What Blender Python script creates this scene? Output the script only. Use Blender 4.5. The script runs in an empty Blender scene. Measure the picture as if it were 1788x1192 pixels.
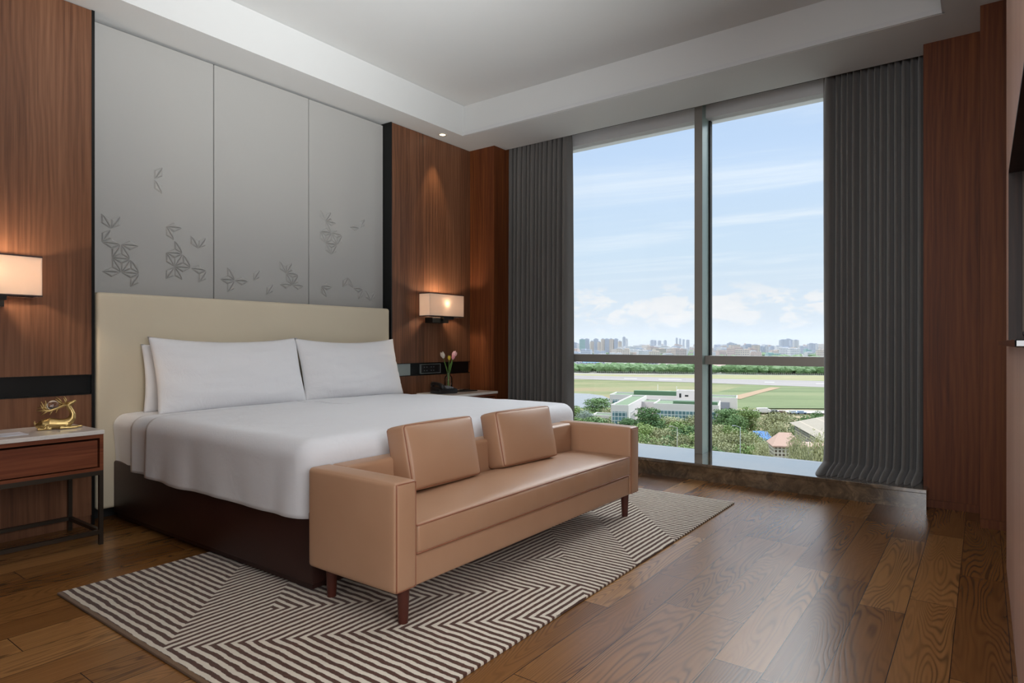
import bpy, bmesh, math, random
from mathutils import Vector, Matrix, noise
random.seed(7)
SC = bpy.context.scene
C = SC.collection
# ---------------------------------------------------------------- camera
F, V0 = 1110.0, 599.0
YAW = math.atan(824 / 1110.0)
CY, SY = math.cos(YAW), math.sin(YAW)
H = 1.09
cam = bpy.data.cameras.new('camera')
camo = bpy.data.objects.new('camera', cam)
C.objects.link(camo)
camo.location = (0, 0, H)
camo.rotation_euler = (math.pi / 2, 0, math.atan2(SY, CY) - math.pi / 2)
cam.sensor_width = 36
cam.lens = 36 * F / 1788
cam.shift_y = (V0 - 596) / 1788
cam.clip_start = .02
cam.clip_end = 20000
SC.camera = camo
SC.view_settings.view_transform = 'Standard'
SC.view_settings.look = 'None'
SC.view_settings.gamma = 1
SC.view_settings.use_curve_mapping = False
SC.view_settings.exposure = 0.0

# ---------------------------------------------------------------- node helper
class NT:
    def __init__(s, nt):
        s.t = nt; s.n = nt.nodes; s.l = nt.links
    def node(s, ty, **kw):
        nd = s.n.new(ty)
        for k, v in kw.items():
            setattr(nd, k, v)
        return nd
    def put(s, sock, v):
        if hasattr(v, 'is_linked'): s.l.new(v, sock)
        else:
            if isinstance(v, tuple) and len(v) == 3 and sock.type == 'RGBA': v = v + (1,)
            sock.default_value = v
    def m(s, op, a, b=0.0, c=0.0):
        nd = s.node('ShaderNodeMath', operation=op)
        s.put(nd.inputs[0], a); s.put(nd.inputs[1], b)
        if op in ('MULTIPLY_ADD', 'COMPARE', 'WRAP', 'SMOOTH_MIN'): s.put(nd.inputs[2], c)
        return nd.outputs[0]
    def sep(s, v):
        nd = s.node('ShaderNodeSeparateXYZ'); s.put(nd.inputs[0], v); return nd.outputs
    def comb(s, x=0.0, y=0.0, z=0.0):
        nd = s.node('ShaderNodeCombineXYZ')
        for i, q in enumerate((x, y, z)): s.put(nd.inputs[i], q)
        return nd.outputs[0]
    def noise(s, v, sc=1.0, det=3.0, rough=.5, dist=0.0, out=0):
        nd = s.node('ShaderNodeTexNoise')
        s.put(nd.inputs['Vector'], v); s.put(nd.inputs['Scale'], sc)
        s.put(nd.inputs['Detail'], det); s.put(nd.inputs['Roughness'], rough); s.put(nd.inputs['Distortion'], dist)
        return nd.outputs[out]
    def white(s, v):
        nd = s.node('ShaderNodeTexWhiteNoise', noise_dimensions='3D'); s.put(nd.inputs[0], v); return nd.outputs[0]
    def ramp(s, f, stops, interp='LINEAR'):
        nd = s.node('ShaderNodeValToRGB'); s.put(nd.inputs[0], f)
        cr = nd.color_ramp; cr.interpolation = interp
        while len(cr.elements) < len(stops): cr.elements.new(.5)
        for e, (p, c) in zip(cr.elements, stops):
            e.position = p
            e.color = (c, c, c, 1) if isinstance(c, (int, float)) else tuple(c) + (1,)
        return nd.outputs[0]
    def mix(s, f, a, b, mode='MIX'):
        nd = s.node('ShaderNodeMix', data_type='RGBA', blend_type=mode)
        s.put(nd.inputs[0], f); s.put(nd.inputs[6], a); s.put(nd.inputs[7], b)
        return nd.outputs[2]
    def mapr(s, v, a, b, c=0.0, d=1.0, smooth=False):
        nd = s.node('ShaderNodeMapRange')
        if smooth: nd.interpolation_type = 'SMOOTHSTEP'
        for i, q in enumerate((v, a, b, c, d)): s.put(nd.inputs[i], q)
        return nd.outputs[0]
    def bump(s, h, strength=.2, dist=.01):
        nd = s.node('ShaderNodeBump'); s.put(nd.inputs['Height'], h)
        s.put(nd.inputs['Strength'], strength); s.put(nd.inputs['Distance'], dist)
        return nd.outputs[0]

def lin(r, g, b):
    f = lambda c: (c / 255 / 12.92) if c <= 10 else ((c / 255 + .055) / 1.055) ** 2.4
    return (f(r), f(g), f(b))

def newmat(name):
    m = bpy.data.materials.new(name); m.use_nodes = True
    t = NT(m.node_tree); t.n.clear()
    out = t.node('ShaderNodeOutputMaterial'); b = t.node('ShaderNodeBsdfPrincipled')
    t.l.new(b.outputs[0], out.inputs[0])
    t.b = b; t.out = out
    return m, t

def setp(t, **kw):
    names = dict(col='Base Color', rough='Roughness', metal='Metallic', spec='Specular IOR Level', nrm='Normal',
                 coat='Coat Weight', crough='Coat Roughness', sheen='Sheen Weight', emis='Emission Strength', ecol='Emission Color',
                 trans='Transmission Weight', ior='IOR', alpha='Alpha', sss='Subsurface Weight')
    for k, v in kw.items(): t.put(t.b.inputs[names[k]], v)

def opos(t):
    return t.node('ShaderNodeTexCoord').outputs['Object']

def plain(name, col, rough=.5, metal=0.0, var=.06, sc=8, bump=0.0, bsc=60, **kw):
    m, t = newmat(name); p = opos(t)
    n = t.noise(p, sc, 3)
    c = t.mix(n, tuple(x * (1 - var) for x in col), tuple(min(1, x * (1 + var)) for x in col))
    setp(t, col=c, rough=rough, metal=metal, **kw)
    if bump: setp(t, nrm=t.bump(t.noise(p, bsc, 4), bump, .003))
    return m

# ---------------------------------------------------------------- world (hazy blue sky with cirrus and low cumulus)
w = bpy.data.worlds.new('world'); SC.world = w; w.use_nodes = True
t = NT(w.node_tree); t.n.clear()
wo = t.node('ShaderNodeOutputWorld'); bg = t.node('ShaderNodeBackground'); t.l.new(bg.outputs[0], wo.inputs[0])
d = t.node('ShaderNodeTexCoord').outputs['Generated']
x, y, z = t.sep(d)
sky = t.ramp(z, [(0, lin(214, 222, 233)), (.05, lin(212, 223, 236)), (.14, lin(203, 221, 240)), (.28, lin(190, 212, 242)), (.6, lin(150, 182, 228)), (1, lin(120, 155, 210))])
zz = t.m('MAXIMUM', z, .03)
q = t.comb(t.m('DIVIDE', x, zz), t.m('DIVIDE', y, zz), 0)
mp = t.node('ShaderNodeMapping'); t.put(mp.inputs[0], q); mp.inputs['Rotation'].default_value = (0, 0, math.radians(28)); mp.inputs['Scale'].default_value = (.9, .28, 1)
cir = t.noise(mp.outputs[0], 1.15, 7, .62, .6)
cirm = t.m('MULTIPLY', t.mapr(cir, .42, .74, smooth=True), t.mapr(z, .04, .16, 0, .62))
sky = t.mix(cirm, sky, lin(236, 241, 248))
az = t.m('ARCTAN2', y, x)
cv = t.comb(t.m('MULTIPLY', az, 13.0), t.m('MULTIPLY', z, 26.0), 8.1)
cu = t.noise(cv, 1.25, 8, .6, .35)
band = t.m('MULTIPLY', t.mapr(z, .0, .045, 0, 1, True), t.mapr(z, .055, .115, 1, 0, True))
cum = t.mapr(t.m('ADD', cu, t.m('MULTIPLY', band, .16)), .60, .71, smooth=True)
cum = t.m('MULTIPLY', t.m('MULTIPLY', cum, band), .85)
cshade = t.noise(t.comb(t.m('MULTIPLY', az, 30.0), t.m('MULTIPLY', z, 55.0), 1.0), 1.0, 6, .6)
sky = t.mix(cum, sky, t.mix(cshade, lin(222, 224, 232), lin(252, 246, 242)))
sky = t.mix(t.mapr(z, -.02, 0), lin(150, 150, 130), sky)
t.put(bg.inputs[0], sky); bg.inputs[1].default_value = 1.15

# ---------------------------------------------------------------- daylight and added fill lamps
def light(name, kind, loc, target, energy, col=(1, 1, 1), **kw):
    l = bpy.data.lights.new(name, kind); l.energy = energy; l.color = col
    for k, v in kw.items(): setattr(l, k, v)
    o = bpy.data.objects.new(name, l); C.objects.link(o); o.location = loc
    dv = Vector(target) - Vector(loc)
    o.rotation_euler = dv.to_track_quat('-Z', 'Y').to_euler()
    return o
# afternoon sun from behind the hotel: it lights the airfield side and never enters the room
light('sun', 'SUN', (-60, 30, 70), (0, 0, 0), 1.6, (1, .95, .88), angle=math.radians(1))
# added broad lamp boosting the sky light, high in front of the window
light('sky_fill', 'SUN', (30, -5, 34), (0, 0, 0), 6.4, (.97, .99, 1), angle=math.radians(60))
# added fill lamps, unseen behind the camera and on the entry side
light('rear_fill', 'AREA', (-2.3, .2, 1.7), (5.3, .6, 1.4), 15, (.98, .98, 1), shape='RECTANGLE', size=1.8, size_y=2.2, spread=math.radians(62))
light('entry_fill', 'AREA', (.55, -1.4, 1.7), (1.9, 4.3, 1.4), 82, (.97, .985, 1), shape='RECTANGLE', size=2.6, size_y=2.0)
light('ceiling_fill', 'AREA', (.5, -1.2, .6), (2.2, 1.7, 3.3), 80, (.97, .99, 1), shape='RECTANGLE', size=1.6, size_y=.8, spread=math.radians(62))
lp = light('window_portal', 'AREA', (5.62, 2.15, 1.6), (0, 2.15, 1.6), 1, shape='RECTANGLE', size=3.7, size_y=3.0)
lp.data.cycles.is_portal = True

# ---------------------------------------------------------------- object helpers
def tag(o, label=None, cat=None, group=None, kind=None):
    if label: o['label'] = label
    if cat: o['category'] = cat
    if group: o['group'] = group
    if kind: o['kind'] = kind
    return o
def empty(name, loc=(0, 0, 0), rz=0, label=None, cat=None, group=None):
    o = bpy.data.objects.new(name, None); C.objects.link(o); o.location = loc; o.rotation_euler = (0, 0, rz)
    o.empty_display_size = .05
    return tag(o, label, cat, group)
def obj(name, bm, mat, parent=None, smooth=False, auto=None, loc=None):
    me = bpy.data.meshes.new(name)
    bmesh.ops.recalc_face_normals(bm, faces=bm.faces)
    bm.to_mesh(me); bm.free()
    for m in (mat if isinstance(mat, (list, tuple)) else [mat]): me.materials.append(m)
    if smooth or auto:
        for p in me.polygons: p.use_smooth = True
    if auto: me.set_sharp_from_angle(angle=math.radians(auto))
    o = bpy.data.objects.new(name, me); C.objects.link(o)
    if loc: o.location = loc
    if parent: o.parent = parent
    return o
def struct(name, bm, mat, parent=None, **kw):
    o = obj(name, bm, mat, parent, **kw)
    if parent is None: o['kind'] = 'structure'
    return o
def box(bm, x0, x1, y0, y1, z0, z1, mi=0, bev=0.0, M=None):
    vs = [bm.verts.new((x, y, z)) for x in (x0, x1) for y in (y0, y1) for z in (z0, z1)]
    idx = [(0, 1, 3, 2), (4, 6, 7, 5), (0, 4, 5, 1), (2, 3, 7, 6), (0, 2, 6, 4), (1, 5, 7, 3)]
    fs = [bm.faces.new([vs[i] for i in f]) for f in idx]
    for f in fs: f.material_index = mi
    if bev > 0:
        r = bmesh.ops.bevel(bm, geom=list({e for f in fs for e in f.edges}), offset=bev, segments=2, affect='EDGES', profile=.5)
        fs = [f for f in r['faces']] + [f for f in fs if f.is_valid]
        for f in fs: f.material_index = mi
        vs = list({v for f in fs for v in f.verts})
    if M is not None:
        bmesh.ops.transform(bm, matrix=M, verts=vs)
    return vs
def B(*a, **k):
    bm = bmesh.new(); box(bm, *a, **k); return bm
def tube(bm, pts, rad, n=8, closed=False, mi=0, flat=1.0, caps=True):
    pts = [Vector(p) for p in pts]; N = len(pts)
    rads = rad if isinstance(rad, (list, tuple)) else [rad] * N
    rings = []; up = None
    for i, p in enumerate(pts):
        a = pts[(i - 1) % N] if (closed or i) else p
        b = pts[(i + 1) % N] if (closed or i < N - 1) else p
        tn = (b - a).normalized() if (b - a).length > 1e-9 else Vector((0, 0, 1))
        if up is None:
            up = Vector((0, 0, 1)) if abs(tn.z) < .9 else Vector((1, 0, 0))
        sx = tn.cross(up).normalized(); up = sx.cross(tn).normalized()
        rings.append([bm.verts.new(p + (sx * math.cos(k / n * 2 * math.pi) + up * math.sin(k / n * 2 * math.pi) * flat) * rads[i]) for k in range(n)])
    for i in range(N if closed else N - 1):
        A_, B_ = rings[i], rings[(i + 1) % N]
        for k in range(n):
            f = bm.faces.new((A_[k], A_[(k + 1) % n], B_[(k + 1) % n], B_[k])); f.material_index = mi
    if not closed and caps:
        for r in (rings[0][::-1], rings[-1]):
            f = bm.faces.new(r); f.material_index = mi
    return rings
def lathe(bm, prof, cx=0, cy=0, cz=0, n=24, mi=0):
    rings = [[bm.verts.new((cx + r * math.cos(k / n * 2 * math.pi), cy + r * math.sin(k / n * 2 * math.pi), cz + z)) for k in range(n)] for r, z in prof]
    for a, b in zip(rings, rings[1:]):
        for k in range(n):
            f = bm.faces.new((a[k], a[(k + 1) % n], b[(k + 1) % n], b[k])); f.material_index = mi
    return rings
def rbox(sx, sy, sz, r, n=14, bulge=(0, 0, 0), fn=None):
    """soft box centred at the origin: rounded edges, faces puffed outward"""
    bm = bmesh.new()
    hx, hy, hz = sx / 2, sy / 2, sz / 2
    def grid(L, h):
        k = max(2, int(L / .03)); k = min(k, 60)
        a = [-h + r * (1 - math.cos(i * math.pi / 8)) for i in range(0, 4)]
        mid = [-h + r + (2 * h - 2 * r) * i / k for i in range(k + 1)]
        b = [-q for q in a[::-1]]
        return a + mid + b
    gx, gy, gz = grid(sx, hx), grid(sy, hy), grid(sz, hz)
    cache = {}
    def pt(x, y, z):
        key = (round(x, 6), round(y, 6), round(z, 6))
        if key in cache: return cache[key]
        c = Vector((max(-hx + r, min(hx - r, x)), max(-hy + r, min(hy - r, y)), max(-hz + r, min(hz - r, z))))
        d_ = Vector((x, y, z)) - c
        p = c + d_.normalized() * r if d_.length > 1e-9 else Vector((x, y, z))
        u, v, w_ = x / hx, y / hy, z / hz
        bx, by, bz = bulge
        p.x += bx * u * max(0, 1 - v * v) ** .7 * max(0, 1 - w_ * w_) ** .7
        p.y += by * v * max(0, 1 - u * u) ** .7 * max(0, 1 - w_ * w_) ** .7
        p.z += bz * w_ * max(0, 1 - u * u) ** .7 * max(0, 1 - v * v) ** .7
        if fn: p = fn(p, u, v, w_)
        cache[key] = bm.verts.new(p); return cache[key]
    def face(ga, gb, f):
        for i in range(len(ga) - 1):
            for j in range(len(gb) - 1):
                q = [f(ga[i], gb[j]), f(ga[i + 1], gb[j]), f(ga[i + 1], gb[j + 1]), f(ga[i], gb[j + 1])]
                if len(set(q)) == 4:
                    try: bm.faces.new(q)
                    except ValueError: pass
    for s in (-1, 1):
        face(gx, gy, lambda a, b: pt(a, b, s * hz))
        face(gx, gz, lambda a, b: pt(a, s * hy, b))
        face(gy, gz, lambda a, b: pt(s * hx, a, b))
    return bm
def xform(bm, M):
    bmesh.ops.transform(bm, matrix=M, verts=bm.verts); return bm
def T(x, y, z, rz=0, rx=0, ry=0):
    return Matrix.Translation((x, y, z)) @ Matrix.Rotation(rz, 4, 'Z') @ Matrix.Rotation(rx, 4, 'X') @ Matrix.Rotation(ry, 4, 'Y')
def copy_tree(o, parent=None):
    c = o.copy(); C.objects.link(c)
    if parent: c.parent = parent
    for ch in list(o.children): copy_tree(ch, c)
    return c

# ---------------------------------------------------------------- materials
def wood(name, dark, mid, light_, rough=.38, leaf=.31, seed=0.0, horiz=False):
    m, t = newmat(name); p = opos(t); x, y, z = t.sep(p)
    u = t.m('ADD', x, y)
    if horiz: u, z = z, t.m('ADD', x, y)
    lf = t.m('FLOOR', t.m('DIVIDE', t.m('ADD', u, seed), leaf))
    rnd = t.white(t.comb(lf, seed + .5, 0.0))
    us = t.m('ADD', u, t.m('MULTIPLY', rnd, 7.0))
    warp = t.noise(t.comb(t.m('MULTIPLY', us, 3.0), t.m('MULTIPLY', z, .55), rnd), 1.0, 3, .5)
    cath = t.m('SINE', t.m('MULTIPLY', t.m('ADD', t.m('MULTIPLY', warp, .22), t.m('MULTIPLY', us, .9)), 210.0))
    cath = t.mapr(cath, -1, 1)
    st = t.noise(t.comb(t.m('MULTIPLY', us, 55.0), t.m('MULTIPLY', z, 1.1), rnd), 1.0, 5, .65)
    st2 = t.noise(t.comb(t.m('MULTIPLY', us, 230.0), t.m('MULTIPLY', z, 5.0), rnd), 1.0, 2, .5)
    big = t.noise(t.comb(t.m('MULTIPLY', us, 6.0), t.m('MULTIPLY', z, .35), rnd), 1.0, 3, .5)
    v = t.m('ADD', t.m('MULTIPLY', cath, .07), t.m('MULTIPLY', st, .50))
    v = t.m('ADD', v, t.m('MULTIPLY', big, .40))
    v = t.m('ADD', v, t.m('MULTIPLY', st2, .12))
    v = t.m('ADD', v, t.m('MULTIPLY', t.m('SUBTRACT', rnd, .5), .10))
    col = t.ramp(v, [(.32, dark), (.52, mid), (.75, light_)])
    setp(t, col=col, rough=rough, spec=.28, nrm=t.bump(t.m('ADD', st, st2), .05, .002))
    return m
walnut = wood('walnut_veneer', lin(68, 43, 30), lin(106, 70, 49), lin(134, 94, 69))
walnut_red = wood('walnut_veneer_red', lin(60, 27, 12), lin(96, 50, 24), lin(124, 72, 36), seed=3.3, rough=.55)
walnut_furn = wood('walnut_furniture', lin(66, 32, 20), lin(108, 56, 34), lin(134, 78, 50), seed=5.1, horiz=True, leaf=.4)
cabinet_wood = wood('cabinet_veneer', lin(190, 148, 128), lin(218, 178, 158), lin(230, 194, 176), rough=.3, seed=9.0)
dark_veneer = wood('dark_niche_veneer', lin(24, 13, 8), lin(44, 25, 15), lin(66, 40, 26), seed=2.0)
paint = plain('ceiling_paint', lin(200, 201, 200), .75, var=.01)
paint_tray = plain('tray_paint', lin(196, 197, 198), .6, var=.01)
wall_paint = plain('rear_wall_paint', lin(112, 96, 82), .8, var=.02)
black_metal = plain('black_metal', lin(30, 31, 31), .34, .6, var=.1)
gap_black = plain('shadow_gap', lin(14, 14, 14), .7)
bronze = plain('dark_bronze_metal', lin(74, 66, 58), .38, .85, var=.1)
dark_leather = plain('oxblood_leather', lin(50, 22, 16), .48, var=.12, bump=.25, bsc=260)
alu = plain('grey_aluminium', lin(138, 134, 128), .42, .3, var=.03)
alu_green = plain('green_grey_aluminium', lin(142, 162, 156), .4, .25, var=.03)
white_marble, t = newmat('white_marble'); p = opos(t)
vein = t.noise(p, 6, 8, .6, 1.6)
vv = t.mapr(t.m('ABSOLUTE', t.m('SUBTRACT', vein, .5)), 0, .02)
setp(t, col=t.mix(vv, lin(212, 207, 202), lin(222, 216, 210)), rough=.12)
marble, t = newmat('brown_marble'); p = opos(t)
n1 = t.noise(p, 9, 8, .65, 1.2); n2 = t.noise(p, 3.1, 6, .6, 2.2)
veins = t.mapr(t.m('ABSOLUTE', t.m('SUBTRACT', n2, .5)), 0, .012, 1, 0)
veins = t.m('MULTIPLY', veins, t.mapr(t.noise(p, 1.7, 2), .52, .7))
c = t.ramp(n1, [(.3, lin(52, 41, 32)), (.5, lin(88, 74, 58)), (.68, lin(124, 106, 84))])
setp(t, col=t.mix(veins, c, lin(170, 146, 112)), rough=.09, spec=1.0, coat=1.0, crough=.05)
# wall upholstery / headboard / sheets / leather / curtain
grey_cloth, t = newmat('grey_wall_upholstery'); p = opos(t)
wv = t.noise(p, 420, 2)
setp(t, col=t.mix(wv, lin(158, 157, 154), lin(172, 171, 168)), rough=.62, spec=.3, sheen=.15, nrm=t.bump(wv, .12, .001))
cream_leather = plain('cream_headboard_leather', lin(206, 194, 170), .5, var=.03, sc=3, bump=.12, bsc=180)
linen, t = newmat('white_bed_linen'); p = opos(t)
n1 = t.noise(p, 7, 5, .6, .5)
setp(t, col=lin(222, 222, 226), rough=.72, spec=.25, sheen=.2, nrm=t.bump(n1, .16, .02))
pillow_m, t = newmat('white_pillowcase'); p = opos(t)
n1 = t.noise(p, 9, 6, .6, .8)
setp(t, col=lin(230, 229, 231), rough=.75, spec=.25, sheen=.2, nrm=t.bump(n1, .22, .02))
tan, t = newmat('tan_leather'); p = opos(t)
n1 = t.noise(p, 380, 3); n2 = t.noise(p, 4, 3)
setp(t, col=t.mix(n2, lin(172, 132, 103), lin(185, 145, 116)), rough=.42, spec=.5, nrm=t.bump(n1, .08, .002))
piping_m = plain('dark_tan_piping', lin(150, 96, 70), .5, var=.05)
leg_wood = plain('dark_red_wood', lin(78, 34, 24), .35, var=.25, sc=30)
curtain_m, t = newmat('charcoal_curtain'); p = opos(t)
x, y, z = t.sep(p)
wv = t.noise(t.comb(t.m('MULTIPLY', y, 3.0), t.m('MULTIPLY', x, 3.0), z), 260, 2)
setp(t, col=t.mix(wv, lin(84, 82, 80), lin(118, 115, 112)), rough=.85, spec=.2, sheen=.3, nrm=t.bump(wv, .2, .002))
gold, t = newmat('brushed_gold'); p = opos(t)
setp(t, col=lin(196, 168, 112), rough=.32, metal=1.0, nrm=t.bump(t.noise(p, 90, 3), .05, .002))
phone_m = plain('black_plastic', lin(28, 28, 30), .35, var=.1)
key_m = plain('grey_plastic', lin(120, 124, 130), .4)
glass_c, t = newmat('clear_glass'); setp(t, col=(1, 1, 1), rough=0.0, trans=1.0, ior=1.45)
def thin_glass(name, tint, ior=1.45):
    m, t = newmat(name); t.n.remove(t.b)
    tr = t.node('ShaderNodeBsdfTransparent'); tr.inputs[0].default_value = tint + (1,)
    gl = t.node('ShaderNodeBsdfGlossy'); gl.inputs['Roughness'].default_value = .0
    fr = t.node('ShaderNodeFresnel'); fr.inputs[0].default_value = ior
    mx = t.node('ShaderNodeMixShader')
    t.l.new(fr.outputs[0], mx.inputs[0]); t.l.new(tr.outputs[0], mx.inputs[1]); t.l.new(gl.outputs[0], mx.inputs[2])
    t.l.new(mx.outputs[0], t.out.inputs[0])
    return m
pane_m = thin_glass('window_glass', (.97, .985, .98), 1.25)
vase_m = thin_glass('vase_glass', (.985, .995, .99), 1.3)
shade_m, t = newmat('lamp_shade_fabric')
tl = t.node('ShaderNodeBsdfTranslucent'); tl.inputs[0].default_value = lin(252, 238, 224) + (1,)
mx = t.node('ShaderNodeMixShader'); mx.inputs[0].default_value = .5
setp(t, col=lin(240, 230, 222), rough=.8)
t.l.new(t.b.outputs[0], mx.inputs[1]); t.l.new(tl.outputs[0], mx.inputs[2]); t.l.new(mx.outputs[0], t.out.inputs[0])
def emit(name, col, s):
    m, t = newmat(name); setp(t, col=col, ecol=col, emis=s); return m
bulb_m = emit('warm_bulb', (1, .78, .55), 3.0)
down_m = emit('warm_downlight', (1, .8, .55), 6.0)

# oak floor: planks along X, 165 mm wide
floor_m, t = newmat('oak_floor'); p = opos(t); x, y, z = t.sep(p)
ry = t.m('DIVIDE', t.m('ADD', y, 3.21), .165)
row = t.m('FLOOR', ry); fy = t.m('FRACT', ry)
off = t.m('MULTIPLY', t.white(t.comb(row, 2.3, 0.0)), 3.0)
rx = t.m('DIVIDE', t.m('ADD', x, off), 1.15)
col_ = t.m('FLOOR', rx); fx = t.m('FRACT', rx)
rnd = t.white(t.comb(row, col_, 1.0)); rnd2 = t.white(t.comb(row, col_, 9.0))
def edge(f, wd):
    return t.m('GREATER_THAN', t.m('ABSOLUTE', t.m('SUBTRACT', f, .5)), .5 - wd)
seam = t.m('MAXIMUM', edge(fy, .008), edge(fx, .0013))
gx_ = t.m('ADD', x, t.m('MULTIPLY', rnd, 31.0)); gy_ = t.m('ADD', y, t.m('MULTIPLY', rnd2, 17.0))
warp = t.noise(t.comb(t.m('MULTIPLY', gx_, .75), t.m('MULTIPLY', gy_, 6.5), rnd), 1.0, 1.6, .45, .15)
rings = t.m('SINE', t.m('MULTIPLY', warp, 230.0))
rings = t.m('POWER', t.mapr(rings, -1, 1), 2.6)
fine = t.noise(t.comb(t.m('MULTIPLY', gx_, 3.0), t.m('MULTIPLY', gy_, 70.0), 0.0), 1.0, 3, .5)
amt = t.mapr(t.noise(t.comb(t.m('MULTIPLY', gx_, 1.1), t.m('MULTIPLY', gy_, 5.0), 5.0), 1.0, 2), .36, .62, .08, .6)
grain = t.m('MULTIPLY', t.m('MULTIPLY', rings, t.mapr(fine, .25, .5, .35, 1)), amt)
base = t.ramp(t.m('ADD', t.m('MULTIPLY', fine, .24), t.m('MULTIPLY', rnd, .62)), [(.1, lin(106, 68, 34)), (.5, lin(140, 96, 52)), (.85, lin(172, 126, 76))])
colr = t.mix(grain, base, lin(40, 24, 14))
colr = t.mix(seam, colr, lin(28, 17, 11))
setp(t, col=colr, rough=.27, spec=.36,
     nrm=t.bump(t.m('SUBTRACT', t.m('MULTIPLY', grain, -.4), t.m('MULTIPLY', seam, 1.2)), .10, .003))

# rug: two directions of stripes mitred along 45 degree seams
rug_m, t = newmat('striped_rug'); p = opos(t); x, y, z = t.sep(p)
PR = .0354
wob = t.m('MULTIPLY', t.m('SUBTRACT', t.noise(p, 11, 4, .6), .5), .022)
wob2 = t.m('MULTIPLY', t.m('SUBTRACT', t.noise(t.comb(y, x, 4.0), 11, 4, .6), .5), .016)
X_ = x; Y_ = t.m('DIVIDE', y, .9)
a = t.m('SUBTRACT', X_, Y_); b = t.m('ADD', X_, Y_)
def band(v, lo, hi): return t.m('MULTIPLY', t.m('GREATER_THAN', v, lo), t.m('LESS_THAN', v, hi))
h1 = t.m('MULTIPLY', band(b, 103 * PR, 115 * PR), band(a, -43 * PR, 24 * PR))
h2 = t.m('MULTIPLY', t.m('GREATER_THAN', b, 115 * PR), band(a, -43 * PR, -31 * PR))
h3 = t.m('MULTIPLY', t.m('GREATER_THAN', b, 130.5 * PR), band(a, -9 * PR, 24 * PR))
h4 = t.m('MULTIPLY', t.m('GREATER_THAN', b, 3.638), band(a, 38 * PR, 51 * PR))
hh = t.m('MINIMUM', t.m('ADD', t.m('ADD', h1, h2), t.m('ADD', h3, h4)), 1.0)
phi = t.m('ADD', t.m('MULTIPLY', t.m('ADD', X_, wob), t.m('SUBTRACT', 1.0, hh)), t.m('MULTIPLY', t.m('ADD', Y_, wob2), hh))
fr_ = t.m('ABSOLUTE', t.m('SUBTRACT', t.m('FRACT', t.m('ADD', t.m('DIVIDE', phi, PR), .5)), .5))
fz = t.noise(p, 700, 2); fz2 = t.noise(p, 60, 3)
wh = t.mapr(t.m('ADD', fr_, t.m('MULTIPLY', t.m('SUBTRACT', fz, .5), .12)), .225, .27, 1, 0)
border = t.m('LESS_THAN', x, 1.05)
wh = t.m('MULTIPLY', wh, t.m('SUBTRACT', 1.0, border))
brown = t.mix(fz2, lin(60, 34, 24), lin(98, 62, 46)); brown = t.mix(border, brown, t.mix(fz, lin(92, 66, 44), lin(140, 108, 78)))
cc = t.mix(wh, brown, t.mix(fz, lin(200, 190, 174), lin(238, 228, 212)))
setp(t, col=cc, rough=.95, spec=.1, sheen=.2, nrm=t.bump(t.m('ADD', t.m('MULTIPLY', wh, .6), fz), .5, .004))
# ================================================================ ROOM SHELL
ZC = 3.09; ZT = 3.38
bm = bmesh.new(); box(bm, -2.6, 5.5, -1.6, 4.56, -.12, 0); struct('floor', bm, floor_m)
# ceiling: soffit ring at 3.09, tray at 3.38 (X -1.4..4.66, Y .19..4.04), curtain pocket beyond X 5.25
TX0, TX1, TY0, TY1 = -1.4, 4.66, .19, 4.04
bm = bmesh.new()
box(bm, -2.6, 5.25, TY1, 4.6, ZC, ZT + .2); box(bm, -2.6, 5.25, -1.6, TY0, ZC, ZT + .2)
box(bm, TX1, 5.25, TY0, TY1, ZC, ZT + .2); box(bm, -2.6, TX0, TY0, TY1, ZC, ZT + .2)
box(bm, TX0 - .02, TX1 + .02, TY0 - .02, TY1 + .02, ZT, ZT + .2)
box(bm, 5.25, 5.9, -.6, 4.6, 3.24, ZT + .2)
struct('ceiling', bm, paint)
# stepped moulding round the lower edge of the tray
bm = bmesh.new()
for (x0, x1, y0, y1) in ((TX1 - .014, TX1, TY0, TY1), (TX0, TX1, TY0, TY0 + .014)):
    box(bm, x0, x1, y0, y1, ZC + .002, ZC + .035)
struct('trim_1', bm, paint_tray)
# headboard side: walnut panels on both sides of the bed niche, each with a dark recessed strip
XL, XR = 1.575, 3.956
def walnut_wall(name, x0, x1, mat):
    bm = bmesh.new()
    box(bm, x0, x1, 4.3, 4.56, .06, .785); box(bm, x0, x1, 4.3, 4.56, .903, ZC - .004); box(bm, x0, x1, 4.325, 4.56, .785, .903, 1)
    box(bm, x0, x1, 4.312, 4.56, 0, .06, 0)
    return struct(name, bm, [mat, black_metal])
walnut_wall('wall_left', -2.6, XL - .016, walnut)
walnut_wall('wall_left_window_side', XR + .012, 5.06, walnut_red if False else walnut)
bm = bmesh.new(); box(bm, XL - .016, XR + .012, 4.44, 4.56, 0, ZC); struct('wall_left_niche', bm, gap_black)
bm = bmesh.new(); box(bm, XL - .016, XL, 4.296, 4.44, 0, ZC - .002); box(bm, XR, XR + .012, 4.296, 4.44, 0, ZC - .002)
struct('trim_2', bm, black_metal)
# steel edge lines of the recessed strips and a pale plate painting the reflection at the bed end of the right strip
bm = bmesh.new()
for x0, x1 in ((-2.6, XL - .018), (XR + .013, 5.055)):
    box(bm, x0, x1, 4.298, 4.325, .899, .904); box(bm, x0, x1, 4.298, 4.325, .784, .789)
struct('trim_3', bm, black_metal)
steel_and_reflection = plain('pale_steel_and_reflection', lin(150, 158, 156), .35, .5)
bm = bmesh.new(); box(bm, XR + .014, 4.205, 4.306, 4.326, .79, .898); struct('strip_reflection', bm, steel_and_reflection)
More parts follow.
